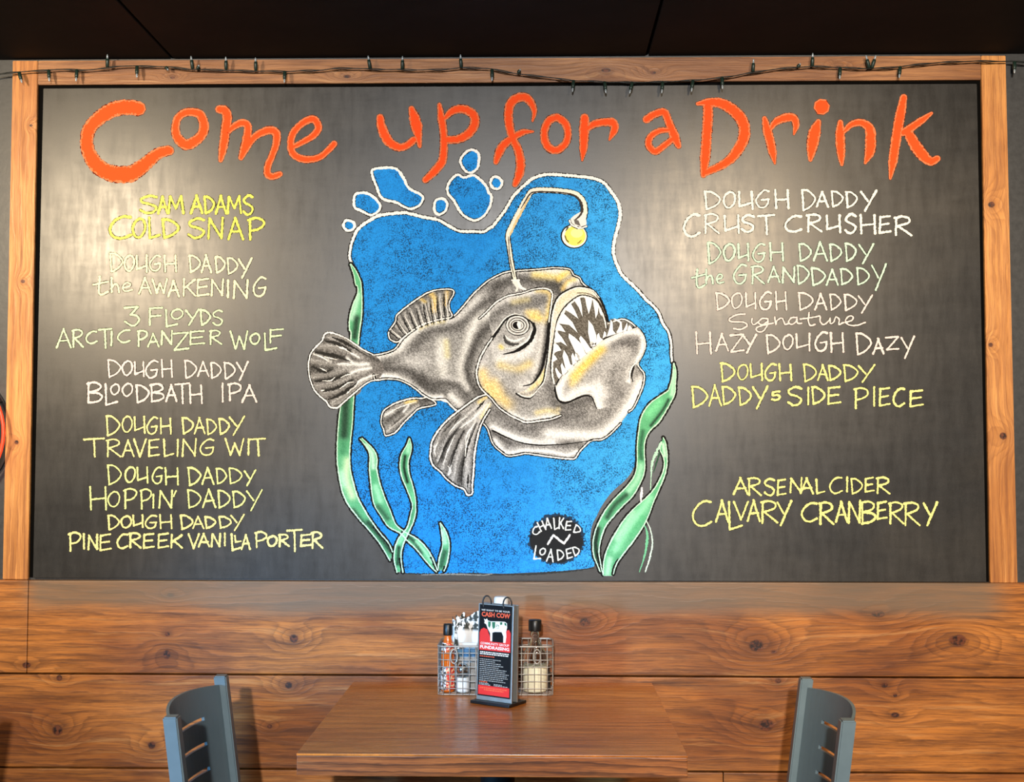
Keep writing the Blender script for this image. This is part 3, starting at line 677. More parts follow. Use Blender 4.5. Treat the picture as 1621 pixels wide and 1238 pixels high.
# tail, dorsal, anal, pectoral
fill(mT, (92, 88, 84)); fill(mD, (84, 82, 79)); fill(mA, (100, 98, 94)); fill(mP, (92, 90, 87))
for t, w, c_, s_ in [('z3 220 560 350 600 480 680 560 720', 4, (150, 147, 142), .8), ('z3 120 640 250 640 400 690 500 730', 4, (150, 147, 142), .8), ('z3 80 760 200 790 350 810 520 790', 4.5, (150, 147, 142), .8),
    ('z3 80 900 200 880 350 840 520 820', 4, (150, 147, 142), .8), ('z3 110 980 250 960 400 900 560 850', 4, (150, 147, 142), .8), ('z3 160 1040 280 1020 400 960', 3.5, (150, 147, 142), .8), ('z3 260 1120 380 1040 480 960 600 900', 5, (165, 162, 156), .8),
    ('z3 190 590 300 620 400 670', 2.6, (50, 48, 45), .95), ('z3 110 680 260 720 420 750', 3.4, (50, 48, 45), .95), ('z3 80 830 190 840 240 830', 6, (50, 48, 45), .9), ('z3 110 930 260 910 380 870', 3, (50, 48, 45), .95), ('z3 180 1010 300 990 420 930', 2.6, (50, 48, 45), .95), ('z3 230 1080 330 1020 480 930', 2.4, (60, 57, 54), .9), ('z3 480 680 590 740 640 760', 2.5, (50, 48, 45), .9),
    ('z3 380 740 440 790 560 790', 3, W_, .9), ('z3 400 870 480 840 580 825', 2.6, W_, .9), ('z3 330 640 420 700 480 740', 1.6, W_, .8), ('z3 90 700 180 740 240 770', 1.6, (220, 218, 212), .7), ('z3 270 620 330 640', 2, (200, 198, 192), .7), ('z3 300 790 400 800', 1.6, W_, .7), ('z3 380 1040 450 960 600 880', 1.8, W_, .9), ('z3 150 830 200 850', 1.8, (210, 208, 200), .7)]:
    soft(t, w, c_, s_, mT)
for k in range(11):
    a = k/10
    bx, by = 770+a*440, 560-(a**.7)*165
    tx, ty = 750+a*470 - 40*(1-a), 470-(a**.75)*300
    soft(f'z3 {bx+40:.0f} {by:.0f} {(bx+tx)/2+12:.0f} {(by+ty)/2:.0f} {tx:.0f} {ty:.0f}', 2.4, (165, 162, 156), .85, mD)
soft('z3 1080 180 1120 230 1115 330', 4.5, (236, 190, 96), .8, mD); soft('z3 1230 170 1215 280', 4, (232, 190, 110), .7, mD); soft('z3 1000 230 1040 260', 3, (236, 196, 100), .7, mD)
for t, w, c_, s_ in [('z5 720 300 850 220 960 190', 4, (150, 147, 142), .8), ('z5 720 360 860 260 1000 210', 2.4, (60, 57, 54), .9), ('z5 720 440 850 330 980 230', 4, (170, 167, 160), .8), ('z5 880 200 960 185', 3.5, (238, 200, 110), .9), ('z5 700 310 760 280', 3, W_, .6), ('z5 860 280 900 230', 2, W_, .9), ('z5 760 400 860 310', 1.8, (60, 57, 54), .9), ('z5 1000 190 1060 180', 5, K_, .6)]:
    soft(t, w, c_, s_, mA)
for t, w, c_, s_ in [('z5 1120 640 1180 470 1330 310 1560 170', 4.5, (165, 162, 157), .9), ('z5 1150 700 1250 480 1400 310 1580 180', 2.6, W_, .6), ('z5 1190 760 1300 540 1430 340 1590 190', 4.2, (160, 157, 152), .9), ('z5 1280 860 1340 600 1430 430 1580 220', 4.5, (176, 173, 168), .9),
    ('z5 1400 920 1400 700 1440 500 1560 270', 5, (186, 183, 178), .9), ('z5 1360 410 1460 330 1560 220', 3, W_, .8), ('z5 1380 600 1420 470 1470 360', 1.8, W_, .9), ('z5 1240 820 1260 740', 1.6, W_, .9), ('z5 1120 580 1160 560', 2.2, (220, 218, 214), .8),
    ('z5 1180 490 1240 400 1340 310', 2.4, (48, 46, 44), .95), ('z5 1180 700 1240 520 1330 420', 2.6, (48, 46, 44), .95), ('z5 1230 740 1300 560 1370 450', 2.6, (48, 46, 44), .9), ('z5 1340 880 1350 700', 4, (52, 50, 48), .9), ('z5 1350 720 1400 540 1480 380', 2, (60, 58, 56), .9), ('z5 1500 200 1570 150', 3, (238, 206, 120), .8), ('z5 1520 330 1590 220', 3, (238, 216, 150), .8)]:
    soft(t, w, c_, s_, mP)
# head plate
fill(mH, (158, 156, 152))
for t, w, c_, s_ in [('z4 -20 350 60 270 180 220 320 180 440 165', 7, W_, .85), ('z4 440 170 490 200 480 320 460 440', 5, (244, 205, 110), .75), ('z4 380 170 450 170', 4, (250, 214, 120), .7),
    ('z4 0 400 60 340 200 290 330 260 420 230', 11, (84, 82, 79), .8), ('z4 380 290 430 250', 6, (96, 94, 92), .7), ('z4 340 380 400 400', 7, (248, 205, 100), .9), ('z4 300 350 380 350', 5, (240, 206, 120), .7), ('z4 180 260 300 240', 5, (214, 196, 130), .6),
    ('z4 350 560 300 680 180 730 60 740', 9, (234, 232, 228), .9), ('z4 440 480 430 620 400 740 360 850', 8, (236, 232, 224), .75), ('z4 470 440 450 600 430 740 400 860 340 960', 4, (50, 48, 46), .85),
    ('z4 70 800 200 840 310 790', 7, (236, 204, 120), .7), ('z4 60 930 120 900 200 950 300 960', 14, (190, 188, 184), .6), ('z4 80 960 180 900', 10, (130, 128, 125), .6), ('z4 0 640 80 660', 10, (206, 204, 200), .7), ('z4 70 640 80 650', 3.5, (244, 206, 90), .8),
    ('z3 1540 750 1500 860', 7, (205, 203, 200), .8), ('z3 1550 660 1530 730', 8, (170, 168, 166), .8), ('z3 1530 870 1560 960 1620 1060', 9, (244, 206, 130), .9), ('z6 0 60 60 140 150 220', 10, (246, 206, 120), .9), ('z6 20 20 70 120', 6, (236, 200, 130), .5),
    ('z6 150 290 280 355 420 335 560 310', 5, W_, .85), ('z6 180 230 400 270', 9, (136, 134, 130), .6), ('z6 380 290 480 270 580 290', 4.5, (234, 214, 150), .8), ('z6 480 60 500 160 560 240', 9, (80, 78, 76), .75), ('z6 150 120 250 190 400 180', 10, (110, 108, 105), .6), ('z6 240 60 330 40', 7, (225, 222, 216), .6)]:
    soft(t, w, c_, s_, mH)
# jaw
fill(mJ, (150, 148, 144))
for t, w, c_, s_ in [('z4 570 990 640 880 760 760 880 650 1000 590 1150 520 1240 520', 6, W_, .9), ('z4 700 900 800 790 930 670', 8, (250, 200, 84), .95), ('z4 680 960 740 880', 6, (240, 206, 120), .7), ('z4 1270 560 1280 660 1230 760 1180 830 1160 930', 5, W_, .9),
    ('z4 1040 640 1140 590 1220 590', 7, (88, 86, 84), .85), ('z4 1100 620 1200 620', 5, K_, .6), ('z4 1220 620 1200 700', 6, (100, 98, 96), .8), ('z4 960 860 1000 760 1100 700', 14, (186, 184, 180), .6), ('z4 1080 1020 1020 920 1060 830', 10, (112, 110, 107), .75), ('z4 800 930 900 830 980 740', 9, (160, 158, 154), .6),
    ('z4 560 1010 580 1070 630 1090 720 1030 850 1000 900 1100 920 1160', 8, W_, .95), ('z4 900 960 950 1060', 8, (236, 234, 230), .8), ('z4 1170 900 1200 800', 3.5, (70, 68, 66), .8), ('z4 1010 1100 1100 1050', 10, (110, 108, 106), .5)]:
    soft(t, w, c_, s_, mJ)
# rim of the upper jaw, mouth
fill(mR, (226, 216, 196))
for t, w, c_, s_ in [('z4 560 330 600 240 700 180 790 180', 5, (232, 210, 160), .6), ('z4 440 830 420 920 330 1000', 4, (242, 210, 130), .8), ('z4 510 450 495 600 480 760', 2.5, (196, 186, 170), .6), ('z4 920 300 960 420', 2.5, (150, 130, 100), .5), ('z4 220 1050 320 1040 400 980', 3, (120, 116, 110), .7)]:
    soft(t, w, c_, s_, mR)
fill(mM, (84, 78, 68))
# mottled chalk grain
RGB[:] = RGB**0.80
N1 = RNG.rand(*GX.shape)
N2 = RNG.rand(NH//2+2, NW//2+2).repeat(2, 0).repeat(2, 1)[:NH, :NW]
lum = RGB.mean(2)
gr = ((N1-.5)*.34 + (N2-.5)*.16) * (1 - np.abs(lum-.55)*1.3).clip(.15, 1)
RGB = np.clip(RGB + gr[..., None], 0, 1)
def lin(a): return np.where(a <= .04045, a/12.92, ((a+.055)/1.055)**2.4)
RGBA = np.concatenate([lin(RGB), np.full(GX.shape+(1,), 0.95)], 2)

fish = Chalk()
def ol(c, pts, k=5.0, w=3.4, closed=True, wi=1.6, white=True, dark=DARK):
    """dark line round a shape with a white chalk line inside it"""
    c.ribbon(pts, [w+wi, w+wi], k-0.6, dark, 0.10, closed=closed)
    if white: c.ribbon(pts, [wi, wi*1.35, wi*.9, wi*1.3, wi], k, WHITE, 0.22, closed=closed)
rest = mB & ~mH & ~mM & ~mJ & ~mR & ~mP
fish.grid(rest & ~mT, X0, Y0, RES, RGBA, 3.0)
ol(fish, BODY[:38] , 3.6, 3.6, False)
ol(fish, BODY[38:], 3.6, 3.6, False)
fish.ribbon(parse('z6 0 425 130 490 260 535 400 552 535 548'), [1.6, 2.2, 1.4], 4.2, WHITE, .2)
fish.ribbon(parse('z6 0 440 140 505 270 548 400 564 540 560 660 550 850 522'), [2.6, 2.4, 1.6, 1.2], 4.0, DARK, .1)
fish.ribbon(parse('z3 1180 1095 1240 1120 1300 1185'), [2.0, 2.4, 1.5], 4.3, WHITE, .2)
fish_o = fish.build('chalk_fish', label='grey and white chalk anglerfish with open toothed mouth')
def sub(name, c, label=None): return c.build(name, parent=fish_o, label=label)
c = Chalk(); c.grid(mT, X0, Y0, RES, RGBA, 3.2); ol(c, TAIL[:21], 4.2, 2.6, False, 2.0)
for t in ('z3 330 640 400 690 480 730', 'z3 280 625 320 650 370 660', 'z3 90 705 170 735 220 770', 'z3 180 725 240 740 290 750', 'z3 290 790 350 780 420 795', 'z3 320 905 370 880 420 870', 'z3 310 1000 380 950 430 940', 'z3 370 1050 440 990 490 920 640 875', 'z3 150 825 200 850', 'z3 165 930 230 930 270 900', 'z3 150 1015 180 1010'):
    c.ribbon(parse(t), [.8, 2.0, .8], 4.4, WHITE, .3)
for t in ('z3 190 590 300 620 420 690', 'z3 105 690 260 715 400 765', 'z3 75 810 180 850 250 835', 'z3 100 935 260 915 400 865', 'z3 170 1020 300 985 430 915', 'z3 215 1090 330 1040 480 930', 'z3 250 560 370 610 480 680'):
    c.ribbon(parse(t), [2.5, 6, 1.2], 4.0, ck(46, 44, 41, 1), .25)
for t in ('z3 230 540 340 570 460 650 560 715', 'z3 120 650 260 650 400 690', 'z3 70 770 200 790 330 810', 'z3 70 885 200 880 330 850', 'z3 100 985 240 960 360 910', 'z3 150 1045 280 1030 400 970', 'z3 260 1120 360 1060 470 970'):
    c.ribbon(parse(t), [2.5, 3.4, 1], 4.1, ck(158, 154, 148, .6), .3)
sub('tail_fin', c)
c = Chalk(); c.grid(mD & ~mB, X0, Y0, RES, RGBA, 3.2); ol(c, DORS, 4.2, 3.4, True, 1.7)
for k in range(9):
    a = k/8.5; bx, by = 800+a*430, 565-(a**.7)*160; tx, ty = 745+a*500, 490-(a**.72)*325
    c.ribbon(parse(f'z3 {bx+30:.0f} {by:.0f} {(bx+tx)/2+14:.0f} {(by+ty)/2:.0f} {tx:.0f} {ty:.0f}'), [2.6, 1.4, .8], 4.4, ck(232, 228, 220, .8), .3)
    c.ribbon(parse(f'z3 {bx+8:.0f} {by+6:.0f} {(bx+tx)/2-10:.0f} {(by+ty)/2+4:.0f} {tx-16:.0f} {ty+12:.0f}'), [1.6, 2.6, 1.4], 4.3, ck(40, 38, 36, 1), .3)
sub('dorsal_fin', c)
c = Chalk(); c.grid(mA & ~mB, X0, Y0, RES, RGBA, 3.2); ol(c, ANAL, 4.2, 3.4, True, 1.7)
c.ribbon(parse('z5 690 320 800 250 960 195'), [.8, 1.6, 1], 4.4, WHITE, .3); c.ribbon(parse('z5 720 440 820 360 960 240'), [1, 1.4, .8], 4.4, ck(210, 206, 200, .8), .3)
sub('anal_fin', c)
c = Chalk(); c.grid(mP, X0, Y0, RES, RGBA, 3.8); ol(c, PECT[1:-1], 4.6, 3.6, False, 2.2)
for t in ('z5 1150 540 1120 600 1130 660', 'z5 1240 460 1320 370 1400 320', 'z5 1330 420 1420 360 1520 260', 'z5 1380 560 1400 460 1470 370', 'z5 1240 820 1260 780 1230 740', 'z5 1190 730 1230 620 1290 480', 'z5 1380 660 1390 560 1420 470', 'z5 1540 300 1590 200'):
    c.ribbon(parse(t), [.8, 2.2, .8], 4.9, WHITE, .3)
for t in ('z5 1160 560 1220 440 1330 330', 'z5 1150 720 1220 560 1310 430', 'z5 1245 760 1300 590 1370 440', 'z5 1350 900 1356 760 1400 580 1470 400', 'z5 1400 930 1405 800', 'z5 1480 260 1550 180'):
    c.ribbon(parse(t), [1.2, 3.6, 1], 4.1, ck(44, 42, 40, 1), .3)
for t in ('z5 1120 660 1180 500 1300 350', 'z5 1200 800 1260 620 1350 440 1450 320', 'z5 1290 880 1330 700 1400 500'):
    c.ribbon(parse(t), [2.2, 4, 1.4], 4.0, ck(176, 173, 168, .5), .3)
sub('pectoral_fin', c)
c = Chalk(); c.grid(mH & ~mR & ~mM & ~mJ, X0, Y0, RES, RGBA, 3.4)
HL1 = parse('z4 478 430 500 280 508 195 490 160 440 143 350 150 250 182 130 207 50 247 0 287 z3 1560 345 1500 400')
HL = parse('z4 50 490 0 560 z3 1560 640 1510 730 1480 830 1480 900 1510 990 1600 1080 z6 60 250 150 310 230 350 290 370 400 357 500 342 580 312')
ol(c, HL, 4.4, 3.6, False, 2.0); ol(c, HL1, 4.4, 3.0, False, 1.8)
c.ribbon(parse('z4 478 430 462 600 440 740 410 850 340 950 260 975'), [3, 4.2, 4.4, 3.4, 1.6], 4.2, DARK, .1)
sub('head_plate', c)
# eye
c = Chalk()
c.ribbon(parse('z4 350 440 355 500 320 580 260 640 190 680 90 705'), [3, 6.4, 7.4, 6, 3.2, 1.5], 4.8, DARK, .1)
c.ribbon(parse('z4 0 560 50 490 110 410 180 370 250 385 330 430 350 470'), [2.2, 3.4, 3, 3, 2.4, 3.2], 4.8, DARK, .1)
c.ribbon(parse('z4 -5 545 45 478 105 400 180 362 240 370'), [1, 1.8, 1.6, 1], 5.0, WHITE, .2)
c.ribbon(parse('z4 335 500 300 580 240 625 180 650 110 655'), [1.2, 2.4, 2.6, 1.6, 1], 5.1, WHITE, .2)
c.ribbon(parse('z4 110 545 140 580 200 590 270 560'), [1.4, 3.6, 3.4, 1.6], 5.1, WHITE, .2)
c.ribbon(parse('z4 95 540 110 590 160 620 220 615'), [1.5, 4.6, 5, 2], 5.0, ck(70, 68, 66, 1), .2)
def ell(cx, cy, rx, ry, rot=0, n=20):
    o = []
    for i in range(n):
        a = 2*PI*i/n; x, y = rx*math.cos(a), ry*math.sin(a)
        o += [cx + x*math.cos(rot)-y*math.sin(rot), cy + x*math.sin(rot)+y*math.cos(rot)]
    return o
Z4 = Z('z4')
c.poly(Z4(ell(215, 455, 105, 88, .15)), 5.2, DARK)
c.poly(Z4(ell(212, 458, 92, 78, .1)), 5.4, ck(190, 186, 180, .8))
for rx, ry, w in ((96, 80, 1.6), (72, 58, 1.3), (50, 40, 1.1)):
    c.ribbon(Z4(ell(212, 458, rx, ry, .1)), [w+1.2, w+1.2], 5.5, DARK, .1, closed=True); c.ribbon(Z4(ell(212, 458, rx-4, ry-4, .1)), [w, w], 5.7, WHITE, .2, closed=True)
c.poly(Z4(ell(200, 458, 44, 38, .1)), 5.9, ck(20, 18, 18, 1)); c.poly(Z4([215, 420, 240, 440, 240, 480, 222, 490, 205, 450]), 6.1, WHITE)
sub('eye', c)
# rim and mouth
c = Chalk(); c.grid(mM & ~mJ, X0, Y0, RES, RGBA, 3.4)
sub('mouth', c)
c = Chalk(); c.grid(mR & ~mM & ~mJ, X0, Y0, RES, RGBA, 3.8)
c.ribbon(parse('z4 985 430 945 300 885 195 830 145 765 128 700 132 600 177 540 238 508 330 493 430 478 600 463 750 448 830 430 930 380 1008 320 1076 250 1070 200 1040'), [2.6, 2.8, 2.8], 4.6, DARK, .1)
c.ribbon(parse('z4 905 220 850 160 765 138 700 142 605 187 548 246 518 334 503 430 488 600 473 750 458 835 438 935 388 1000 325 1066 258 1060 215 1035'), [1.4, 2, 1.6], 4.8, WHITE, .25)
c.ribbon(parse('z4 528 965 500 890 496 750 516 600 536 478 556 396 616 296 698 226 762 200 852 220 905 265 945 345 968 420 975 485'), [2.2, 2.0, 2.0], 4.6, DARK, .1)
c.ribbon(parse('z4 720 182 800 185 870 215 920 275 950 340'), [1.2, 1.6, 1.4], 4.7, ck(96, 80, 60, 1), .2)
c.ribbon(parse('z4 525 955 508 880 510 760 530 600 550 485 570 405 628 308 702 240 765 213 848 232 895 278 930 350 955 420 966 480'), [2.4, 2.8, 3.4, 3.8, 3.0, 2.2, 1.6], 4.9, WHITE, .2)
sub('upper_jaw', c)
c = Chalk(); c.grid(mJ, X0, Y0, RES, RGBA, 4.0)
c.ribbon(parse('z4 540 965 595 870 700 778 800 680 900 600 1000 550 1100 508 1222 472'), [2, 2.6, 2.6, 2.2, 2, 1.8], 4.9, DARK, .1)
c.ribbon(parse('z4 530 985 535 1030 560 1095 620 1118 700 1088 780 1058 840 1066 862 1110 885 1168'), [3, 3.4, 3.4, 3, 2.2, 1.6], 4.5, DARK, .1)
c.ribbon(parse('z4 548 1000 556 1050 590 1092 640 1100 720 1062 790 1036 850 1040'), [1.4, 2, 2, 1.6], 4.8, WHITE, .2)
c.ribbon(parse('z4 1215 770 1190 850 1185 900 1195 940'), [1.4, 3.4, 2.6, 1], 4.6, DARK, .1)
c.ribbon(parse('z4 1230 760 1180 830 1165 900 1170 950'), [1.6, 2.4, 1.4], 4.8, WHITE, .2)
sub('lower_jaw', c)
TEETH = ['552 440 600 350 680 430 726 524 650 455', '606 320 660 262 700 330 732 404 660 350', '690 240 742 216 760 300 766 388 730 300', '785 214 850 232 838 300 818 364 800 300', '850 230 905 285 895 360 876 402 868 330',
  '532 500 548 432 585 460 622 518 575 505', '522 610 538 500 590 560 636 638 580 600', '512 700 524 600 560 630 586 672 550 680', '505 775 514 700 535 720 552 748', '905 285 935 350 925 380 908 345',
  '548 890 530 830 540 815 568 860 590 880 565 915', '592 880 578 800 590 775 612 820 640 850 615 872', '625 850 594 720 606 665 640 720 662 790 690 800', '680 800 668 720 682 690 705 740 720 770', '705 765 700 700 718 690 740 720 740 750',
  '735 755 645 560 648 525 700 560 760 620 800 700', '790 700 735 570 750 545 790 590 830 650 850 660', '838 640 812 520 815 410 855 460 882 540 884 600', '826 610 850 640 880 630 840 590', '880 630 888 540 905 520 915 560 940 580', '935 570 950 505 965 520 968 550',
  '970 555 995 480 1005 408 1022 430 1025 500 1050 530', '1050 528 1085 480 1100 440 1105 500 1115 510', '1105 515 1128 470 1145 430 1150 470 1140 500', '1145 500 1160 455 1175 465 1190 485']
for t in TEETH:
    c = Chalk(); p = Z4([float(v) for v in t.split()])
    c.ribbon(p, [1.8, 1.8], 4.4, ck(52, 46, 40, 1), .1, False, False); c.poly(p, 5.2, ck(252, 250, 244, 1.0))
    sub('tooth', c)
c = Chalk(); c.ribbon(parse('z4 1035 402 1085 430 1092 460 1060 515'), [1.4, 3, 3, 1.6], 5.4, ck(252, 250, 244, 1), .2); sub('tooth', c)
# lure
c = Chalk()
ST = parse('z2 190 1150 160 1000 142 880 130 770 170 670 230 560 290 450 345 388 480 382 600 392 690 408 750 450 780 520 772 600 745 655')
c.ribbon(ST, [9, 9, 9, 10, 10, 10, 10, 10, 10, 12, 14], 3.6, DARK, .06)
c.ribbon(ST, [5.4, 5.6, 5.6, 7, 8, 8, 7.5, 7.4, 7.4, 9, 11], 3.9, ck(244, 236, 216, .9), .08)
c.ribbon(parse('z2 185 1120 150 980 138 860 134 780'), [1.2, 1.6, 1.2], 4.2, ck(70, 64, 56, 1), .2)
c.ribbon(parse('z2 150 760 200 650 260 540 310 450'), [3, 4, 2.6], 4.1, ck(236, 206, 150, .8), .2)
c.ribbon(parse('z2 240 540 300 440 345 400 480 396 600 405 690 425 740 470 762 530 750 590 700 640'), [1, 2.4, 2.4, 2, 2, 2.4, 4, 4, 2], 4.2, ck(66, 58, 50, 1), .15)
c.poly(parse('z2 690 600 650 640 670 680 740 712 795 700 800 660 790 600 760 560'), 4.3, ck(236, 232, 224, .9))
c.ribbon(parse('z2 655 640 672 676 740 706 800 690'), [4.4, 4.4], 4.35, DARK, .1); c.ribbon(parse('z2 655 640 672 676 740 706 800 690'), [2.2, 2.8, 2.2], 4.5, WHITE, .2)
c.poly(parse('z2 690 630 730 640 750 690 700 670'), 4.5, ck(110, 104, 98, .9))
Z2 = Z('z2')
c.poly(Z2(ell(693, 775, 116, 106)), 3.7, DARK); c.poly(Z2(ell(695, 775, 106, 97)), 4.0, WHITE); c.poly(Z2(ell(702, 772, 90, 84)), 4.2, ck(242, 230, 110, .9)); c.poly(Z2(ell(716, 748, 52, 40)), 4.4, ck(250, 240, 160, .9))
c.ribbon(parse('z2 615 770 625 800 645 825'), [1.5, 2.4, 1.5], 4.6, ck(120, 100, 40, 1), .2); c.ribbon(parse('z2 725 835 755 810'), [1.5, 2, 1.5], 4.6, ck(150, 124, 50, 1), .2); c.ribbon(parse('z2 640 700 620 730'), [3, 1], 4.6, ck(90, 84, 70, 1), .2)
c.ribbon(parse('z2 165 1150 225 1150'), [3, 3], 4.4, WHITE, .2); c.ribbon(parse('z2 185 1160 210 1210 200 1240'), [7, 5, 3], 4.4, ck(236, 232, 222, .9), .1); c.ribbon(parse('z2 215 1160 240 1210 280 1228'), [4, 5, 3], 4.4, WHITE, .1)
sub('lure_stalk', c)

# ---- seaweed: raster shading between two edges
GREEN, LGREEN = (110, 206, 146), (196, 244, 206)
def weed(left, right, shades, label=None, under=0.0, hollow=False):
    L = smooth(parse(left), False, 3); R = smooth(parse(right), False, 3)
    P = L + R[::-1]; m = inside(P)
    global RGB
    c = Chalk(); sv = RGB.copy(); RGB[m] = np.array((40, 66, 50) if hollow else (98, 180, 128))/255
    for t, w, c_, s_ in shades: soft(t, w, c_, s_, m)
    RGB = np.clip(RGB + ((N1-.5)*.10)[..., None], 0, 1)
    A = np.concatenate([lin(RGB), np.full(GX.shape+(1,), 0.9)], 2)
    c.grid(m, X0, Y0, RES, A, 1.9+under); RGB = sv
    for q in (L, R):
        c.ribbon(q[::2], [7, 7], 1.7+under, DARK, .08)
        c.ribbon(q[::2], [1.2, 2.0, 1.4, 2.2, 1.6], 2.3+under, ck(206, 244, 214, .85), .2)
    return c.build('chalk_seaweed', label=label)
DG = (38, 62, 48)
weed('z1 400 1015 430 1100 450 1200 z3 458 110 465 180 425 280 395 400 395 500 405 580 z5 318 240 300 400 290 560 290 700 310 850 340 980 390 1080 450 1160 515 1238 z7 420 710 520 830 580 920 632 1010',
     'z1 405 1010 450 1070 490 1160 z3 490 80 500 200 500 300 495 400 480 500 470 600 z5 430 170 420 350 405 500 395 640 400 760 430 900 470 1020 530 1130 z7 470 670 560 790 620 860 660 950',
     [('z3 470 200 440 320 420 400', 5, (200, 244, 214), .8), ('z3 460 400 440 560', 5, DG, .9), ('z5 365 200 355 400 350 480', 8, DG, .9), ('z5 345 560 340 620', 6, (70, 140, 98), .8), ('z5 380 700 370 850 420 1000', 7, (226, 246, 196), .8), ('z5 330 800 350 900', 5, (190, 244, 206), .7), ('z5 430 1120 520 1238', 4, (52, 92, 66), .9), ('z7 450 690 560 820 640 930', 5, DG, .85)],
     'longest chalk seaweed blade, curving down the left edge of the blue water', -0.1)
weed('z5 485 510 545 590 568 660 565 760 575 880 590 1000 610 1080 660 1160 z7 620 720 715 772 780 840 850 905 920 990 980 1060 1028 1105',
     'z5 500 505 580 580 620 640 630 700 625 760 650 880 690 1000 740 1120 z7 680 700 745 755 800 790 870 830 940 900 990 980 1035 1090',
     [('z5 540 570 590 640 600 760', 4, (214, 246, 220), .8), ('z5 600 800 605 900', 3.5, (80, 170, 116), .7), ('z5 620 920 660 1040', 5, (170, 240, 190), .8), ('z5 640 1090 720 1190', 4.5, (56, 100, 72), .9), ('z7 780 800 850 860 900 950', 3, DG, .8), ('z7 860 850 930 930 990 1020', 3, (170, 240, 190), .8)],
     'chalk seaweed blade leaning left below the small lower fin', 0.0)
weed('z5 903 505 880 570 840 640 825 740 840 830 880 930 915 1020 932 1080 z7 812 600 795 680 770 740 700 830 670 930 668 1010 692 1110',
     'z5 908 510 922 570 915 630 895 700 900 800 935 920 955 1020 957 1080 z7 850 600 830 680 790 770 745 870 725 980 742 1110',
     [('z5 905 560 895 620', 4, (180, 242, 200), .8), ('z5 870 660 862 760 890 880', 2.4, (24, 40, 30), .95), ('z5 930 980 945 1060', 3, (120, 210, 150), .7), ('z7 830 560 800 720', 2.5, (70, 130, 90), .6), ('z7 760 780 710 860', 4, (150, 228, 176), .8), ('z7 710 900 700 1040', 3, DG, .9)],
     'thin twisting chalk seaweed blade standing left of the big lower fin', 0.25)
weed('z7 1058 690 1072 760 1080 880 1055 980 1038 1092', 'z7 1062 688 1112 770 1136 860 1132 950 1112 1050 1092 1098',
     [('z7 1090 760 1105 860', 4, (190, 244, 206), .8), ('z7 1100 940 1070 1060', 5, (50, 90, 66), .9)], 'short chalk seaweed blade at the bottom edge of the blue water', 0.0)
weed('z4 1540 780 1530 900 1505 990 z6 1500 95 1420 150 1330 220 1268 320 1245 440 1232 560 1232 660 1226 760 1200 840 1130 930 1050 1010 990 1080 930 1170 z8 880 740 855 850 860 960 890 1040 922 1120',
     'z4 1545 780 1562 860 1555 980 z6 1550 130 1500 230 1420 360 1340 440 1300 520 1290 620 1296 700 1290 800 1250 900 1190 1000 1100 1090 1020 1180 z8 960 720 920 830 905 930 920 1040 940 1130',
     [('z4 1550 850 1530 1050', 4, (200, 244, 210), .8), ('z6 1330 300 1420 200', 7, (128, 222, 160), .8), ('z6 1350 400 1450 270 1500 180', 2.4, DG, .9), ('z6 1280 450 1262 600 1270 680', 3.5, (52, 100, 72), .9), ('z6 1265 740 1240 850 1160 960', 5, (190, 244, 206), .7), ('z6 1140 990 1040 1080 980 1180', 4, (50, 84, 62), .95), ('z8 900 740 880 860 890 960 920 1080', 4, (34, 46, 38), .98)],
     'long chalk seaweed blade twisting up the right edge of the blue water', 0.0)
c = weed('z8 1440 0 1425 60 1455 130 1462 200 1440 280 1375 400 1300 480 1200 570 1120 660 1050 770 990 880 950 1000 942 1140', 'z8 1452 -40 1472 0 1487 130 1472 260 1422 390 1370 510 1330 620 1280 720 1200 840 1100 970 1050 1050 1022 1142',
     [('z8 1455 20 1470 120', 3, (220, 248, 224), .8), ('z8 1340 480 1260 600 1140 760 1050 920', 7, (160, 238, 186), .8), ('z8 1200 600 1060 820', 5, (196, 246, 208), .6), ('z8 1280 640 1180 800', 4, (92, 186, 126), .7), ('z8 1000 1000 980 1120', 5, (190, 244, 206), .8), ('z8 1080 960 1040 1060', 4, (80, 160, 112), .7)],
     'broad chalk seaweed leaf, the widest one at the right edge of the blue water', 0.3)
c = Chalk(); c.ribbon(parse('z8 1435 0 1390 100 1358 180 1350 290 1345 405'), [3, 4.5, 3.4, 1.4, 1], 2.6, ck(190, 240, 204, .8), .2); c.ribbon(parse('z8 1430 70 1400 160 1370 260'), [2, 3, 1], 2.4, ck(52, 84, 64, 1), .2)
c.ribbon(parse('z8 1272 390 1268 440 1262 505'), [2.6, 4, 2], 2.6, WHITE, .2); c.build('chalk_seaweed', label='thin chalk seaweed strokes beside the widest leaf')
c = Chalk(); c.ribbon(parse('z8 1310 670 1345 750 1360 850 1345 960 1300 1105'), [1.4, 2.2, 2.6, 1.8], 2.6, ck(216, 242, 220, .8), .2); c.ribbon(parse('z8 1290 700 1318 790 1305 910 1285 1000 1250 1105'), [1.2, 4, 4, 2, 1.4], 2.5, ck(120, 200, 150, .8), .2)
c.build('chalk_seaweed', label='small curved chalk seaweed at the bottom, right of the widest leaf')

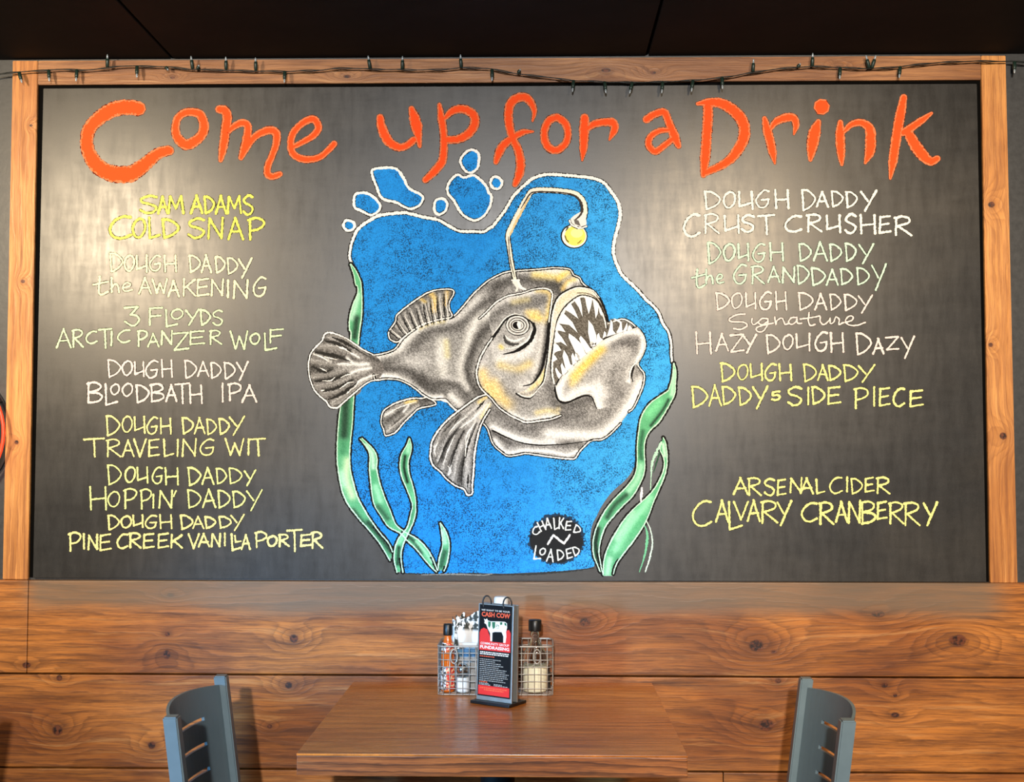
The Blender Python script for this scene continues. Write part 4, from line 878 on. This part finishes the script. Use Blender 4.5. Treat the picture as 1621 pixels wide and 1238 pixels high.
# ---- maker's oval
Z8 = Z('z8')
c = Chalk()
ov = [(x + RNG.uniform(-1, 1), y + RNG.uniform(-1, 1)) for x, y in Z8(ell(545, 825, 225, 205, 0, 60))]
c.poly(ov, 2.0, ck(40, 40, 40, 1.0)); c.ribbon(ov, [5, 5], 1.9, ck(40, 60, 80, 1), .5, closed=True)
badge = c.build('chalk_badge', label='dark oval badge with white lettering in the blue water')
c = Chalk()
def rl(ch, cx, cy, w, h, deg):
    a = math.radians(deg)
    for st in G[ch]:
        q = st[1:]; pts = []
        for i in range(0, len(q), 2):
            x, y = (q[i]-.5)*w, (q[i+1]-.5)*h
            pts += [cx + x*math.cos(a)-y*math.sin(a), cy + x*math.sin(a)+y*math.cos(a)]
        c.ribbon(Z8(pts), [2.3, 2.0, 2.3], 2.6, ck(240, 242, 232, .95), .15, st[0] == 'c')
G['U4'] = G['U']
for a in (('C', 366, 755, 60, 62, -22), ('H', 415, 715, 46, 80, -22), ('A', 470, 692, 50, 88, -6), ('L', 538, 695, 34, 96, -4), ('K', 585, 690, 40, 92, 2), ('E', 645, 712, 46, 78, 8), ('D', 722, 745, 56, 66, 24),
          ('L', 385, 945, 62, 112, 12), ('O', 425, 932, 46, 56, 10), ('A', 492, 965, 56, 104, 6), ('D', 578, 962, 56, 88, 0), ('E', 650, 948, 46, 84, -8), ('D', 712, 928, 52, 76, -14)): rl(*a)
c.ribbon(Z8([470, 868, 515, 792, 608, 864, 656, 792]), [3.4, 3.6, 3.4], 2.6, WHITE, .15, False)
c.build('badge_lettering', parent=badge)

# ------------------------------------------------------------------ string lights
strl = empty('string_lights', at(800, 118, -0.034), 'dark green cord of small unlit string lights draped along the top of the frame', 'string lights')
off = -strl.location
def sobj(name, bm, mat, smooth_=True):
    o = obj(name, bm, mat, strl, smooth_); o.location = off; return o
WIRE = [(-30, 122), (25, 114), (60, 112), (90, 109.5), (130, 110.5), (165, 108), (180, 105), (200, 104), (220, 104.5), (255, 105), (280, 107), (310, 110), (350, 110.5), (400, 112), (450, 112.5), (500, 111), (545, 107.5), (590, 109), (640, 110), (690, 110), (735, 107), (770, 108), (800, 113), (830, 118), (865, 121.5), (900, 126.5), (950, 129), (1000, 130), (1050, 129), (1100, 126.5), (1150, 121.5), (1200, 113), (1240, 108), (1290, 105), (1340, 107), (1380, 108), (1420, 105.5), (1470, 100), (1520, 97), (1560, 96.5), (1600, 97), (1650, 99)]
def wy(x): return float(np.interp(x, [a for a, b in WIRE], [b for a, b in WIRE]))
for dy, ph_, r in ((0, 0, .0014), (.8, 2.1, .0012)):
    pts = []
    for i, (x, y) in enumerate(smooth(WIRE, False, 7)):
        p = at(x, y + dy + .7*math.sin(i*.9+ph_), -0.0335 - .0016*math.cos(i*.9+ph_)); pts.append(p)
    bm = bmesh.new(); add_tube(bm, pts, r, 6); sobj('cord', bm, M_CORD)
def glass_mat(name, col=(1, 1, 1, 1), rough=0.03):
    n = NT(name); n.set(col, rough, 0.0, 0.5, trans=1.0, ior=1.45); return n.m
M_GLASS = glass_mat('clear_glass', (0.93, 0.95, 0.93, 1)); M_BULB = plain('clear_bulb', srgb(150, 160, 165), 0.15, spec=0.8)
for x, s_, lean in [(170, -1, .05), (305, -1, -.1), (358, -1, 0), (405, -1, 0), (586, -1, -.15), (637, -1, .02), (730, -1, -.05), (1192, -1, .02), (1286, -1, 0), (1380, -1, .3), (1376, -1, -.3), (312, -1, .5),
                 (30, 1, .35), (77, 1, .15), (122, 1, 0), (217, 1, .05), (451, 1, 0), (779, 1, 0), (908, 1, -.1), (957, 1, .1), (1001, 1, -.25), (1049, 1, -.1), (1097, 1, -.15), (1143, 1, 0), (1330, 1, -.1), (1425, 1, -.15), (1606, 1, -.1), (262, 1, .8), (820, -1, .6), (1262, -1, .9)]:
    small = abs(lean) > .45
    a = at(x, wy(x), -0.036); L = .009 if small else .023; ln = .004 if small else .011
    d = Vector((lean*(1 if s_ > 0 else 1), -0.18, -s_)).normalized()
    Mx = Matrix.Translation(a) @ d.to_track_quat('Z', 'Y').to_matrix().to_4x4()
    bm = bmesh.new(); add_lathe(bm, [(.0022, 0), (.0045, .002), (.0048, L*.7), (.0040, L)], 10, Mx)
    s = sobj('lamp_socket', bm, M_SOCKET)
    bm = bmesh.new(); add_lathe(bm, [(.0024, L-.001), (.0026, L+ln*.5), (.0016, L+ln*.85), (.0003, L+ln)], 8, Mx)
    b = obj('bulb', bm, M_BULB, s, True)

# ------------------------------------------------------------------ neon ring at the left edge
bc = at(-96, 686, -0.03); rr = 106/612
neon = empty('neon_sign', bc, 'glowing red neon ring on a black disc, cut by the left edge of the picture', 'neon sign')
n = NT('neon_red'); n.set(srgb(255, 60, 30), 0.4, emit=srgb(255, 52, 22), es=1.6); M_NEON = n.m
bm = bmesh.new(); add_tube(bm, [(rr*math.cos(t*PI/24), -0.012, rr*math.sin(t*PI/24)) for t in range(48)], 0.0045, 8, True); obj('neon_tube', bm, M_NEON, neon, True)
bm = bmesh.new(); add_lathe(bm, [(rr*1.03, 0), (rr*1.03, .006), (0.001, .0061)], 48, Matrix.Rotation(PI/2, 4, 'X')); 
o = obj('backing_disc', bm, M_BLACK, neon); o.location = (0, 0.026, 0)
for t in (0.5, 2.2, 3.8, 5.4):
    bm = bmesh.new(); add_lathe(bm, [(.003, 0), (.003, .028)], 8, Matrix.Translation((rr*math.cos(t), 0.02, rr*math.sin(t))) @ Matrix.Rotation(PI/2, 4, 'X')); obj('tube_clip', bm, M_BLACK, neon)

# ------------------------------------------------------------------ table
TX0, TX1, TY0, TY1, TZ = -0.387, 0.372, -0.768, -0.0312, 0.75
table = empty('dining_table', ((TX0+TX1)/2, (TY0+TY1)/2, 0), 'square varnished wood table pushed against the wall under the chalkboard', 'table')
tof = -table.location
bm = bmesh.new(); add_box(bm, (TX0, TY0, TZ-.004), (TX1, TY1, TZ), .0006)
o = obj('tabletop', bm, M_TABLE, table); o.location = tof
bm = bmesh.new(); add_box(bm, (TX0+.0005, TY0+.0005, TZ-.043), (TX1-.0005, TY1, TZ-.0041), .0015)
o = obj('edge_band', bm, M_TABLE_EDGE, table); o.location = tof
cx, cy = (TX0+TX1)/2, (TY0+TY1)/2
bm = bmesh.new(); add_box(bm, (cx-.20, cy-.035, TZ-.058), (cx+.20, cy+.035, TZ-.0435), .003); add_box(bm, (cx-.035, cy-.20, TZ-.0575), (cx+.035, cy+.20, TZ-.0438), .003)
o = obj('mounting_plate', bm, M_IRON, table); o.location = tof
bm = bmesh.new(); add_lathe(bm, [(.038, .05), (.038, .69)], 24, Matrix.Translation((cx, cy, 0))); o = obj('column', bm, M_IRON, table, True); o.location = tof
for k in range(4):
    a = k*PI/2; bm = bmesh.new()
    add_box(bm, (0.02, -.03, .012), (.28, .03, .05), .006)
    for v in bm.verts:
        if v.co.x > .15: v.co.z = .012 + (v.co.z-.012)*.55; v.co.y *= .7
    add_lathe(bm, [(.012, 0), (.014, .013)], 12, Matrix.Translation((.26, 0, 0)))
    o = obj('foot', bm, M_IRON, table); o.location = tof + Vector((cx, cy, 0)); o.rotation_euler = (0, 0, a)

# ------------------------------------------------------------------ chairs
def make_chair(label, name='dining_chair'):
    """chair facing +x; local origin on the floor under the middle of the back"""
    t = empty(name, (0, 0, 0), label, 'chair', 'slate painted chairs at the table')
    hw = .205; top = .845
    def P(z):   # lean of the back: x of the post centre at height z
        return -0.0 - max(0, z-.43)*.13
    for s in (-1, 1):
        bm = bmesh.new()
        # rear leg and back post, one bent square tube
        secs = [(-.05, 0.0), (0.0, .30), (P(.45), .45), (P(.62), .62), (P(top), top)]
        rings = []
        for x, z in secs:
            rings.append([bm.verts.new((x+dx, s*hw+dy, z)) for dx, dy in ((-.0135, -.015), (.0135, -.015), (.0135, .015), (-.0135, .015))])
        for a, b in zip(rings, rings[1:]):
            for k in range(4): bm.faces.new((a[k], a[(k+1) % 4], b[(k+1) % 4], b[k]))
        bm.faces.new(rings[0][::-1]); bm.faces.new(rings[-1])
        bmesh.ops.recalc_face_normals(bm, faces=bm.faces)
        bmesh.ops.bevel(bm, geom=[e for e in bm.edges], offset=.0028, segments=2, affect='EDGES')
        obj('leg', bm, M_CHAIR, t)
        bm = bmesh.new(); add_box(bm, (.345, s*.185-.014, 0), (.373, s*.185+.014, .435), .003); obj('leg', bm, M_CHAIR, t)
        bm = bmesh.new(); add_box(bm, (-.012, s*.19-.008, .17), (.35, s*.19+.008, .19), .002); obj('stretcher', bm, M_CHAIR, t)
    # bowed back sheet with three slots: built as a grid with the slot cells left out
    ny, zs = 24, [.47, .52, .556, .564, .608, .616, .660, .668, .712, .720, .764, .772, .80, top-.020]
    slots = {.556, .608, .660, .712, .764}
    bm = bmesh.new(); V = {}
    def bow(y): return -.052*(1-(y/hw)**2)
    for i in range(ny+1):
        y = -hw+.017 + (2*hw-.034)*i/ny
        for j, z in enumerate(zs):
            zt = z + (0.012*(1-(y/hw)**2) if j == len(zs)-1 else 0)
            V[i, j] = bm.verts.new((P(zt)+bow(y), y, zt))
    for i in range(ny):
        for j in range(len(zs)-1):
            if zs[j] in slots and 4 <= i < ny-4: continue
            bm.faces.new((V[i, j], V[i+1, j], V[i+1, j+1], V[i, j+1]))
    g = bmesh.ops.extrude_face_region(bm, geom=list(bm.faces))
    bmesh.ops.translate(bm, vec=(.006, 0, 0), verts=[v for v in g['geom'] if isinstance(v, bmesh.types.BMVert)])
    bmesh.ops.recalc_face_normals(bm, faces=bm.faces)
    obj('backrest', bm, M_CHAIR, t)
    bm = bmesh.new(); add_box(bm, (-.005, -.2, .425), (.385, .2, .455), .01)
    for v in bm.verts:
        if v.co.z > .44: v.co.z -= .008*(1-(v.co.y/.2)**2)
    obj('seat', bm, M_CHAIR, t)
    bm = bmesh.new(); add_box(bm, (.35, -.18, .25), (.368, .18, .27), .002); obj('stretcher', bm, M_CHAIR, t)
    return t
def dup(root, label, loc, rz):
    r = root.copy(); COL.objects.link(r); r['label'] = label; r.location = loc; r.rotation_euler = (0, 0, rz)
    for ch in root.children:
        c_ = ch.copy(); COL.objects.link(c_); c_.parent = r
    return r
ch1 = make_chair('blue-grey metal chair with slotted back on the left side of the table')
fa, na = at(357, 1075, -.47), at(264, 1133, -.87)
fb, nb = at(1265, 1080, -.47), at(1354, 1140, -.87)
print('chair tops', fa, na, fb, nb)
CH_L = ((fa.x+na.x)/2 + .054, -0.67, 0); CH_R = ((fb.x+nb.x)/2 - .054, -0.67, 0)
ch1.location = CH_L; ch1.rotation_euler = (0, 0, math.radians(2))
ch3 = dup(ch1, 'blue-grey metal chair standing just beyond the left edge of the picture', (-1.195, -0.95, 0), math.radians(172))
ch2 = dup(ch1, 'blue-grey metal chair with slotted back on the right side of the table', CH_R, math.radians(180-2))

# ------------------------------------------------------------------ condiments
def tz(px, py):      # a place on the table top
    d = ray(px, py); t = (TZ + .0003 - CAM_LOC.z) / d.z; return CAM_LOC + d*t
BK0, BK1 = at(691, 1060, -.235).x, at(876, 1060, -.235).x; print('basket', BK0, BK1)      # basket in x
BY0, BY1, BH = -0.208, -0.078, 0.118
basket = empty('wire_basket', ((BK0+BK1)/2, (BY0+BY1)/2, TZ), 'silver wire condiment basket on the table behind the card stand', 'basket')
bx, by = (BK1-BK0)/2, (BY1-BY0)/2
def rrect(hx, hy, r, z, n=5):
    o = []
    for cx_, cy_, a0 in ((hx-r, hy-r, 0), (-hx+r, hy-r, PI/2), (-hx+r, -hy+r, PI), (hx-r, -hy+r, 1.5*PI)):
        for k in range(n+1):
            a = a0 + PI/2*k/n; o.append((cx_+r*math.cos(a), cy_+r*math.sin(a), z))
    return o
bm = bmesh.new(); add_tube(bm, rrect(bx, by, .016, BH), .0021, 8, True); obj('rim', bm, M_WIRE, basket, True)
bm = bmesh.new()
for z in (.0035, .018, .035, .052, .069, .086, .102):
    add_tube(bm, rrect(bx-.001, by-.001, .016, z), .0011, 5, True)
nx = 16
for k in range(nx+1):
    x = -bx+.014 + (2*bx-.028)*k/nx
    add_tube(bm, [(x, -by+.0005, BH), (x, -by+.0005, .003), (x, by-.0005, .003), (x, by-.0005, BH)], .0011, 5)
for k in range(7):
    y = -by+.014 + (2*by-.028)*k/6
    add_tube(bm, [(-bx+.0005, y, BH), (-bx+.0005, y, .002), (bx-.0005, y, .002), (bx-.0005, y, BH)], .0011, 5)
tag(obj('wire_mesh', bm, M_WIRE, basket, True), kind='stuff')
for px in (719, 850):
    x = at(px, 1040, BY0).x - basket.location.x
    bm = bmesh.new(); add_tube(bm, [(x+.0085*math.cos(a*PI/8), -by-.0035, .095+.017*math.sin(a*PI/8)) for a in range(16)], .0018, 6, True); obj('label_loop', bm, M_WIRE, basket, True)

n = NT('hot_sauce'); co = n.coords(); f = n.noise(co, 120, 3, .6); n.set(n.mix(f, srgb(190, 70, 10), srgb(226, 120, 34)), .12, coat=(.8, .03)); M_SAUCE = n.m
M_REDLBL = plain('red_label', srgb(214, 44, 24), .5); M_WHITE = plain('white_plastic', srgb(238, 238, 234), .4, var=.03); M_PAPER = plain('paper', srgb(240, 240, 238), .8, var=.03)
def place(px, Y): return Vector((at(px, 1060, Y).x, Y, TZ + .004))
def bottle(name, label, cat, px, Y, prof, mat, group=None):
    e = empty(name, place(px, Y), label, cat, group)
    bm = bmesh.new(); add_lathe(bm, prof, 28); obj('body', bm, mat, e, True); return e
hs = bottle('sauce_bottle', 'orange hot sauce bottle with black cap at the left of the wire basket', 'bottle', 709, -.172, [(.0145, 0), (.0165, .003), (.0165, .088), (.0155, .10), (.011, .122), (.0088, .130), (.0086, .142)], M_SAUCE)
bm = bmesh.new(); add_lathe(bm, [(.0115, .136), (.0118, .138), (.0112, .161), (.010, .163)], 20); obj('cap', bm, M_BLACK, hs, True)
n = NT('sauce_label'); co = n.coords(); X, Yc, Zc = n.xyz(co); f = n.noise(n.vec(n.mul(X, 160), 0.0, n.mul(Zc, 160)), 1, 1, .5)
band = n.step(X, -.0035, -.0030)
c1 = n.mix(n.step(f, .50, .56), srgb(214, 44, 24), srgb(238, 196, 150)); c2 = n.mix(n.step(f, .48, .54), srgb(230, 226, 220), srgb(40, 30, 28))
n.set(n.mix(band, c2, c1), .5); M_SLBL = n.m
bm = bmesh.new(); add_lathe(bm, [(.0168, .006), (.0169, .0065), (.0169, .062), (.0168, .0625)], 28, caps=False); obj('label_band', bm, M_SLBL, hs, True)
bm = bmesh.new(); add_lathe(bm, [(.0158, .100), (.0128, .118)], 28, caps=False)
for v in bm.verts: v.co.x *= 1.03; v.co.y *= 1.03
obj('neck_label', bm, M_SLBL, hs, True)
def shaker(label, px, Y, fillm, h=.066, r=.0155):
    e = empty('shaker', place(px, Y), label, 'shaker')
    bm = bmesh.new(); add_lathe(bm, [(r*.92, 0), (r, .003), (r*.9, h*.75), (r*.78, h)], 20); obj('body', bm, M_GLASS, e, True)
    bm = bmesh.new(); add_lathe(bm, [(r*.9, .0005), (r*1.015, .004), (r*.95, h*.7), (r*.5, h*.72)], 20); obj('contents', bm, fillm, e, True)
    bm = bmesh.new(); add_lathe(bm, [(r*.86, h-.004), (r*.9, h), (r*.86, h+.009), (r*.55, h+.0155), (r*.1, h+.0175)], 20); obj('lid', bm, M_CHROME, e, True)
M_PEPPER = plain('pepper', srgb(52, 44, 38), .9, var=.4, scale=700); M_CREAM = plain('cream_contents', srgb(244, 238, 206), .5, var=.05, scale=80)
shaker('small white salt shaker standing beside the orange hot sauce bottle', 733, -.180, M_WHITE, .052)
shaker('small pepper shaker with chrome lid at the right end of the basket', 863, -.140, M_PEPPER, .062, .013)
ob = empty('glass_bottle', place(847, -.165), 'clear glass bottle with black cap and cream contents at the right of the basket', 'bottle')
R = .029
bm = bmesh.new(); add_lathe(bm, [(R*.9, 0), (R, .005), (R, .082), (R*.86, .098), (.0125, .120), (.0098, .130), (.0098, .152)], 32); obj('body', bm, M_GLASS, ob, True)
bm = bmesh.new(); add_lathe(bm, [(R*.9, .0005), (R*1.01, .005), (R*1.01, .060), (R*.96, .064), (.002, .066)], 32); obj('contents', bm, M_CREAM, ob, True)
bm = bmesh.new(); add_lathe(bm, [(.0155, .146), (.0160, .148), (.0160, .171), (.0145, .173)], 24); obj('cap', bm, M_BLACK, ob, True)
# white squeeze bottle whose cap shows above the card
wb = empty('squeeze_bottle', place(793, -.125), 'white capped bottle mostly hidden behind the black and red card', 'bottle')
bm = bmesh.new(); add_lathe(bm, [(.023, 0), (.025, .004), (.025, .162), (.019, .180)], 28); obj('body', bm, M_WHITE, wb, True)
bm = bmesh.new(); add_lathe(bm, [(.0175, .1795), (.018, .181), (.0175, .219), (.0155, .223), (.012, .2238)], 28); obj('cap', bm, M_WHITE, wb, True)
# folded leaflets standing in the basket
n = NT('printed_leaflet'); co = n.coords(); X, Yc, Zc = n.xyz(co)
f = n.noise(n.vec(n.mul(X, 95), 0.0, n.mul(Zc, 60)), 1, 3, .6)
mk = n.math('MAXIMUM', n.mul(n.step(Zc, .135, .145), n.step(f, .46, .52)), n.mul(n.step(n.add(X, n.mul(Zc, .16)), .004, .0), n.step(f, .44, .50)))
n.set(n.mix(mk, srgb(242, 242, 240), srgb(52, 56, 50)), .7); M_LEAF = n.m
def leaflet(px, Y, w, h, tilt, mat, label, curl=.01, dz=.0):
    e = empty('leaflet', place(px, Y), label, 'leaflet'); e.location.z += dz
    bm = bmesh.new(); nn = 8; A = []
    for i in range(nn+1):
        u = i/nn; x = (u-.5)*w
        A.append([bm.verts.new((x + tilt*z, curl*math.sin(u*PI*1.5) + .004 + .03*z, z*1.0)) for z in (0.0, h*.5, h*(1-.06*math.sin(u*5)))])
    for i in range(nn):
        for j in range(2): bm.faces.new((A[i][j], A[i+1][j], A[i+1][j+1], A[i][j+1]))
    g = bmesh.ops.extrude_face_region(bm, geom=list(bm.faces))
    bmesh.ops.translate(bm, vec=(0, .0012, 0), verts=[v for v in g['geom'] if isinstance(v, bmesh.types.BMVert)])
    bmesh.ops.recalc_face_normals(bm, faces=bm.faces)
    obj('sheet', bm, mat, e)
leaflet(735, -.128, .062, .178, .05, M_LEAF, 'white printed leaflet leaning in the left half of the basket', .008)
leaflet(722, -.118, .030, .172, .03, M_LEAF, 'narrow curled leaflet behind the hot sauce bottle', -.007)
n = NT('blue_packet'); X, Yc, Zc = n.xyz(n.coords()); n.set(n.mix(n.step(Zc, .080, .082), srgb(150, 150, 148), srgb(56, 112, 150)), .5); M_BLUEP = n.m
for i, (px, Y, mt, nm) in enumerate([(738, -.158, M_BLUEP, 'blue sweetener packet standing beside the card stand'), (741, -.152, M_PAPER, 'white sugar packet standing behind the blue one')]):
    e = empty('sugar_packet', place(px, Y), nm, 'packet'); e.location.z += .0
    bm = bmesh.new(); add_box(bm, (-.022, -.002, 0), (.022, .002, .10 + i*.014), .0012, Matrix.Rotation(-.02, 4, 'X')); obj('sleeve', bm, mt, e)

# ------------------------------------------------------------------ card stand
fl, fr = tz(748, 1113), tz(805, 1121)
ang = math.atan2(fr.y-fl.y, fr.x-fl.x); cw = (fr-fl).length
stand = empty('card_stand', ((fl.x+fr.x)/2, (fl.y+fr.y)/2, TZ), 'black and red promotional card in a tabletop flip stand on the table', 'card stand', rz=ang)
H = .222; hw = cw/2
bm = bmesh.new(); add_box(bm, (-hw-.004, -.004, .0005), (hw+.004, .070, .0075), .0015); obj('base', bm, M_BLACK, stand)
M_ALU = plain('brushed_frame', srgb(176, 174, 168), .35, .7)
def cardpanel(name, y0, lean, x0, x1, z1, mat):
    Mx = Matrix.Translation((0, y0, .0078)) @ Matrix.Rotation(lean, 4, 'X')
    bm = bmesh.new(); add_box(bm, (x0, 0, 0), (x1, .004, z1), .0008, Mx); return obj(name, bm, mat, stand), Mx
cardpanel('holder_frame', .012, -.045, -hw+.002, hw, H, M_ALU)
cardpanel('holder_frame', .034, -.02, -hw+.004, hw+.001, H, M_ALU)
Mx = Matrix.Translation((0, .0108, .0078)) @ Matrix.Rotation(-.045, 4, 'X')
M_CARD = plain('card_black', srgb(14, 12, 12), .6, var=.05, spec=.2); M_CRED = plain('card_red', srgb(226, 46, 38), .35, var=.03); M_CWH = plain('print_white', srgb(240, 236, 228), .5, var=.02)
M_CGR = plain('print_green', srgb(40, 110, 70), .5, var=.05); M_CORG = plain('print_orange', srgb(240, 96, 52), .5, var=.03); M_CGY = plain('print_grey', srgb(170, 168, 162), .6, var=.02)
bm = bmesh.new(); add_box(bm, (-hw+.006, -.0002, .010), (hw-.004, .0010, H-.002), 0, Mx); card = obj('card', bm, M_CARD, stand)
# printed shapes: u across 0..1, v down 0..1 of the card
U0, U1, V0, V1 = -hw+.006, hw-.004, H-.002, .010
def cuv(u, v, k=1): return Mx @ Vector((U0+(U1-U0)*u, -.0002-.00016*k, V0+(V1-V0)*v))
def cshape(name, polys, mat, k=1):
    bm = bmesh.new()
    for p in polys:
        vs = [bm.verts.new(cuv(u, v, k)) for u, v in p]
        for t in tessellate_polygon([[Vector((u, -v, 0)) for u, v in p]]): bm.faces.new([vs[i] for i in t])
    bmesh.ops.recalc_face_normals(bm, faces=bm.faces)
    return obj(name, bm, mat, card)
def R_(u0, u1, v0, v1): return [(u0, v0), (u1, v0), (u1, v1), (u0, v1)]
def arcp(cx, cy, rx, ry, n=14): return [(cx+rx*math.cos(2*PI*i/n), cy+ry*math.sin(2*PI*i/n)) for i in range(n)]
cshape('red_panel', [[(.02, .50), (.02, .31), (.06, .275), (.14, .255), (.26, .27), (.40, .40), (.75, .40), (.86, .26), (.93, .255), (.98, .29), (.98, .50)]], M_CRED, 1)
cshape('red_panel', [R_(.02, .98, .885, .985)], M_CRED, 1)
cshape('cow_print', [[(.14, .155), (.19, .165), (.24, .150), (.27, .172), (.36, .178), (.60, .172), (.80, .170), (.86, .185), (.87, .23), (.84, .275), (.85, .33), (.83, .40), (.76, .40), (.76, .33), (.70, .285), (.50, .29), (.42, .30), (.42, .395), (.36, .395), (.35, .31), (.26, .255), (.22, .215), (.16, .205), (.17, .18)]], M_CWH, 2)
cshape('cow_print', [[(.28, .18), (.36, .182), (.36, .22), (.33, .255), (.28, .23)], [(.40, .185), (.50, .18), (.50, .24), (.44, .262), (.41, .23)], arcp(.57, .225, .045, .03), [(.64, .18), (.72, .175), (.72, .20), (.66, .21)], [(.78, .178), (.84, .185), (.85, .215), (.79, .205)]], M_CGR, 3)
def ctext(body, u0, u1, v0, v1, mat, k=3, bold=0.0):
    cu = bpy.data.curves.new('t', 'FONT'); cu.body = body; cu.offset = bold; cu.resolution_u = 2
    to = bpy.data.objects.new('t', cu); COL.objects.link(to)
    dg = bpy.context.evaluated_depsgraph_get(); me = bpy.data.meshes.new_from_object(to.evaluated_get(dg))
    COL.objects.unlink(to); bpy.data.objects.remove(to)
    xs = [v.co.x for v in me.vertices]; ys = [v.co.y for v in me.vertices]
    a, b, c0, d = min(xs), max(xs), min(ys), max(ys)
    for v in me.vertices:
        u = u0 + (v.co.x-a)/(b-a)*(u1-u0); w = v1 - (v.co.y-c0)/(d-c0)*(v1-v0); v.co = cuv(u, w, k)
    me.name = 'card_lettering'; me.materials.clear(); me.materials.append(mat)
    o = bpy.data.objects.new('card_lettering', me); COL.objects.link(o); o.parent = card; return o
ctext('WE WANT TO BE YOUR', .06, .94, .050, .068, M_CWH, 2, .01)
ctext('CASH COW', .07, .95, .078, .132, M_CORG, 2, .03)
ctext('$', .53, .61, .195, .255, M_CWH, 5, .03)
ctext('COMMUNITY GROUP', .06, .94, .412, .438, M_CWH, 3, .01)
ctext('FUNDRAISING', .05, .95, .448, .484, M_CWH, 3, .03)
rows = [(.515, .05, .95), (.535, .05, .93)] + [(.595+.021*i, .05, e) for i, e in enumerate((.70, .52, .72, .78, .66, .88, .84, .95, .90, .92, .80, .86))]
def dashes(rws, mat, h=.008):
    P = []; rd = random.Random(3)
    for v, u0, u1 in rws:
        u = u0
        while u < u1-.02:
            w = rd.uniform(.02, .085); P.append(R_(u, min(u+w, u1), v, v+h)); u += w+.014
    return P
cshape('fine_print', dashes(rows[:2], M_CWH, .012), M_CWH, 2)
cshape('fine_print', dashes(rows[2:], M_CGY, .008), M_CGY, 2)
cshape('fine_print', dashes([(.562, .05, .5), (.862-.02, .05, .3)], M_CORG, .009), M_CORG, 2)
cshape('fine_print', dashes([(.858, .05, .34), (.872, .05, .40), (.858, .5, .75), (.872, .5, .95)], M_CGY, .008), M_CGY, 2)
cshape('fine_print', dashes([(.905, .08, .92), (.925, .2, .8)], M_CORG, .012), ctext.__globals__['M_CORG'], 2)
for x in (-hw*.52, hw*.62):
    pts = [(x + .0105*math.cos(PI*2*k/18), .026+.0135*math.sin(PI*2*k/18)*.9, H+.003+.0*k) for k in range(18)]
    pts = [(x + .0100*math.cos(PI*2*k/18), .024 + .003*math.cos(PI*2*k/18), H+.010+.0160*math.sin(PI*2*k/18)) for k in range(18)]
    bm = bmesh.new(); add_tube(bm, pts, .0018, 6, True); obj('binder_ring', bm, M_BLACK, stand, True)
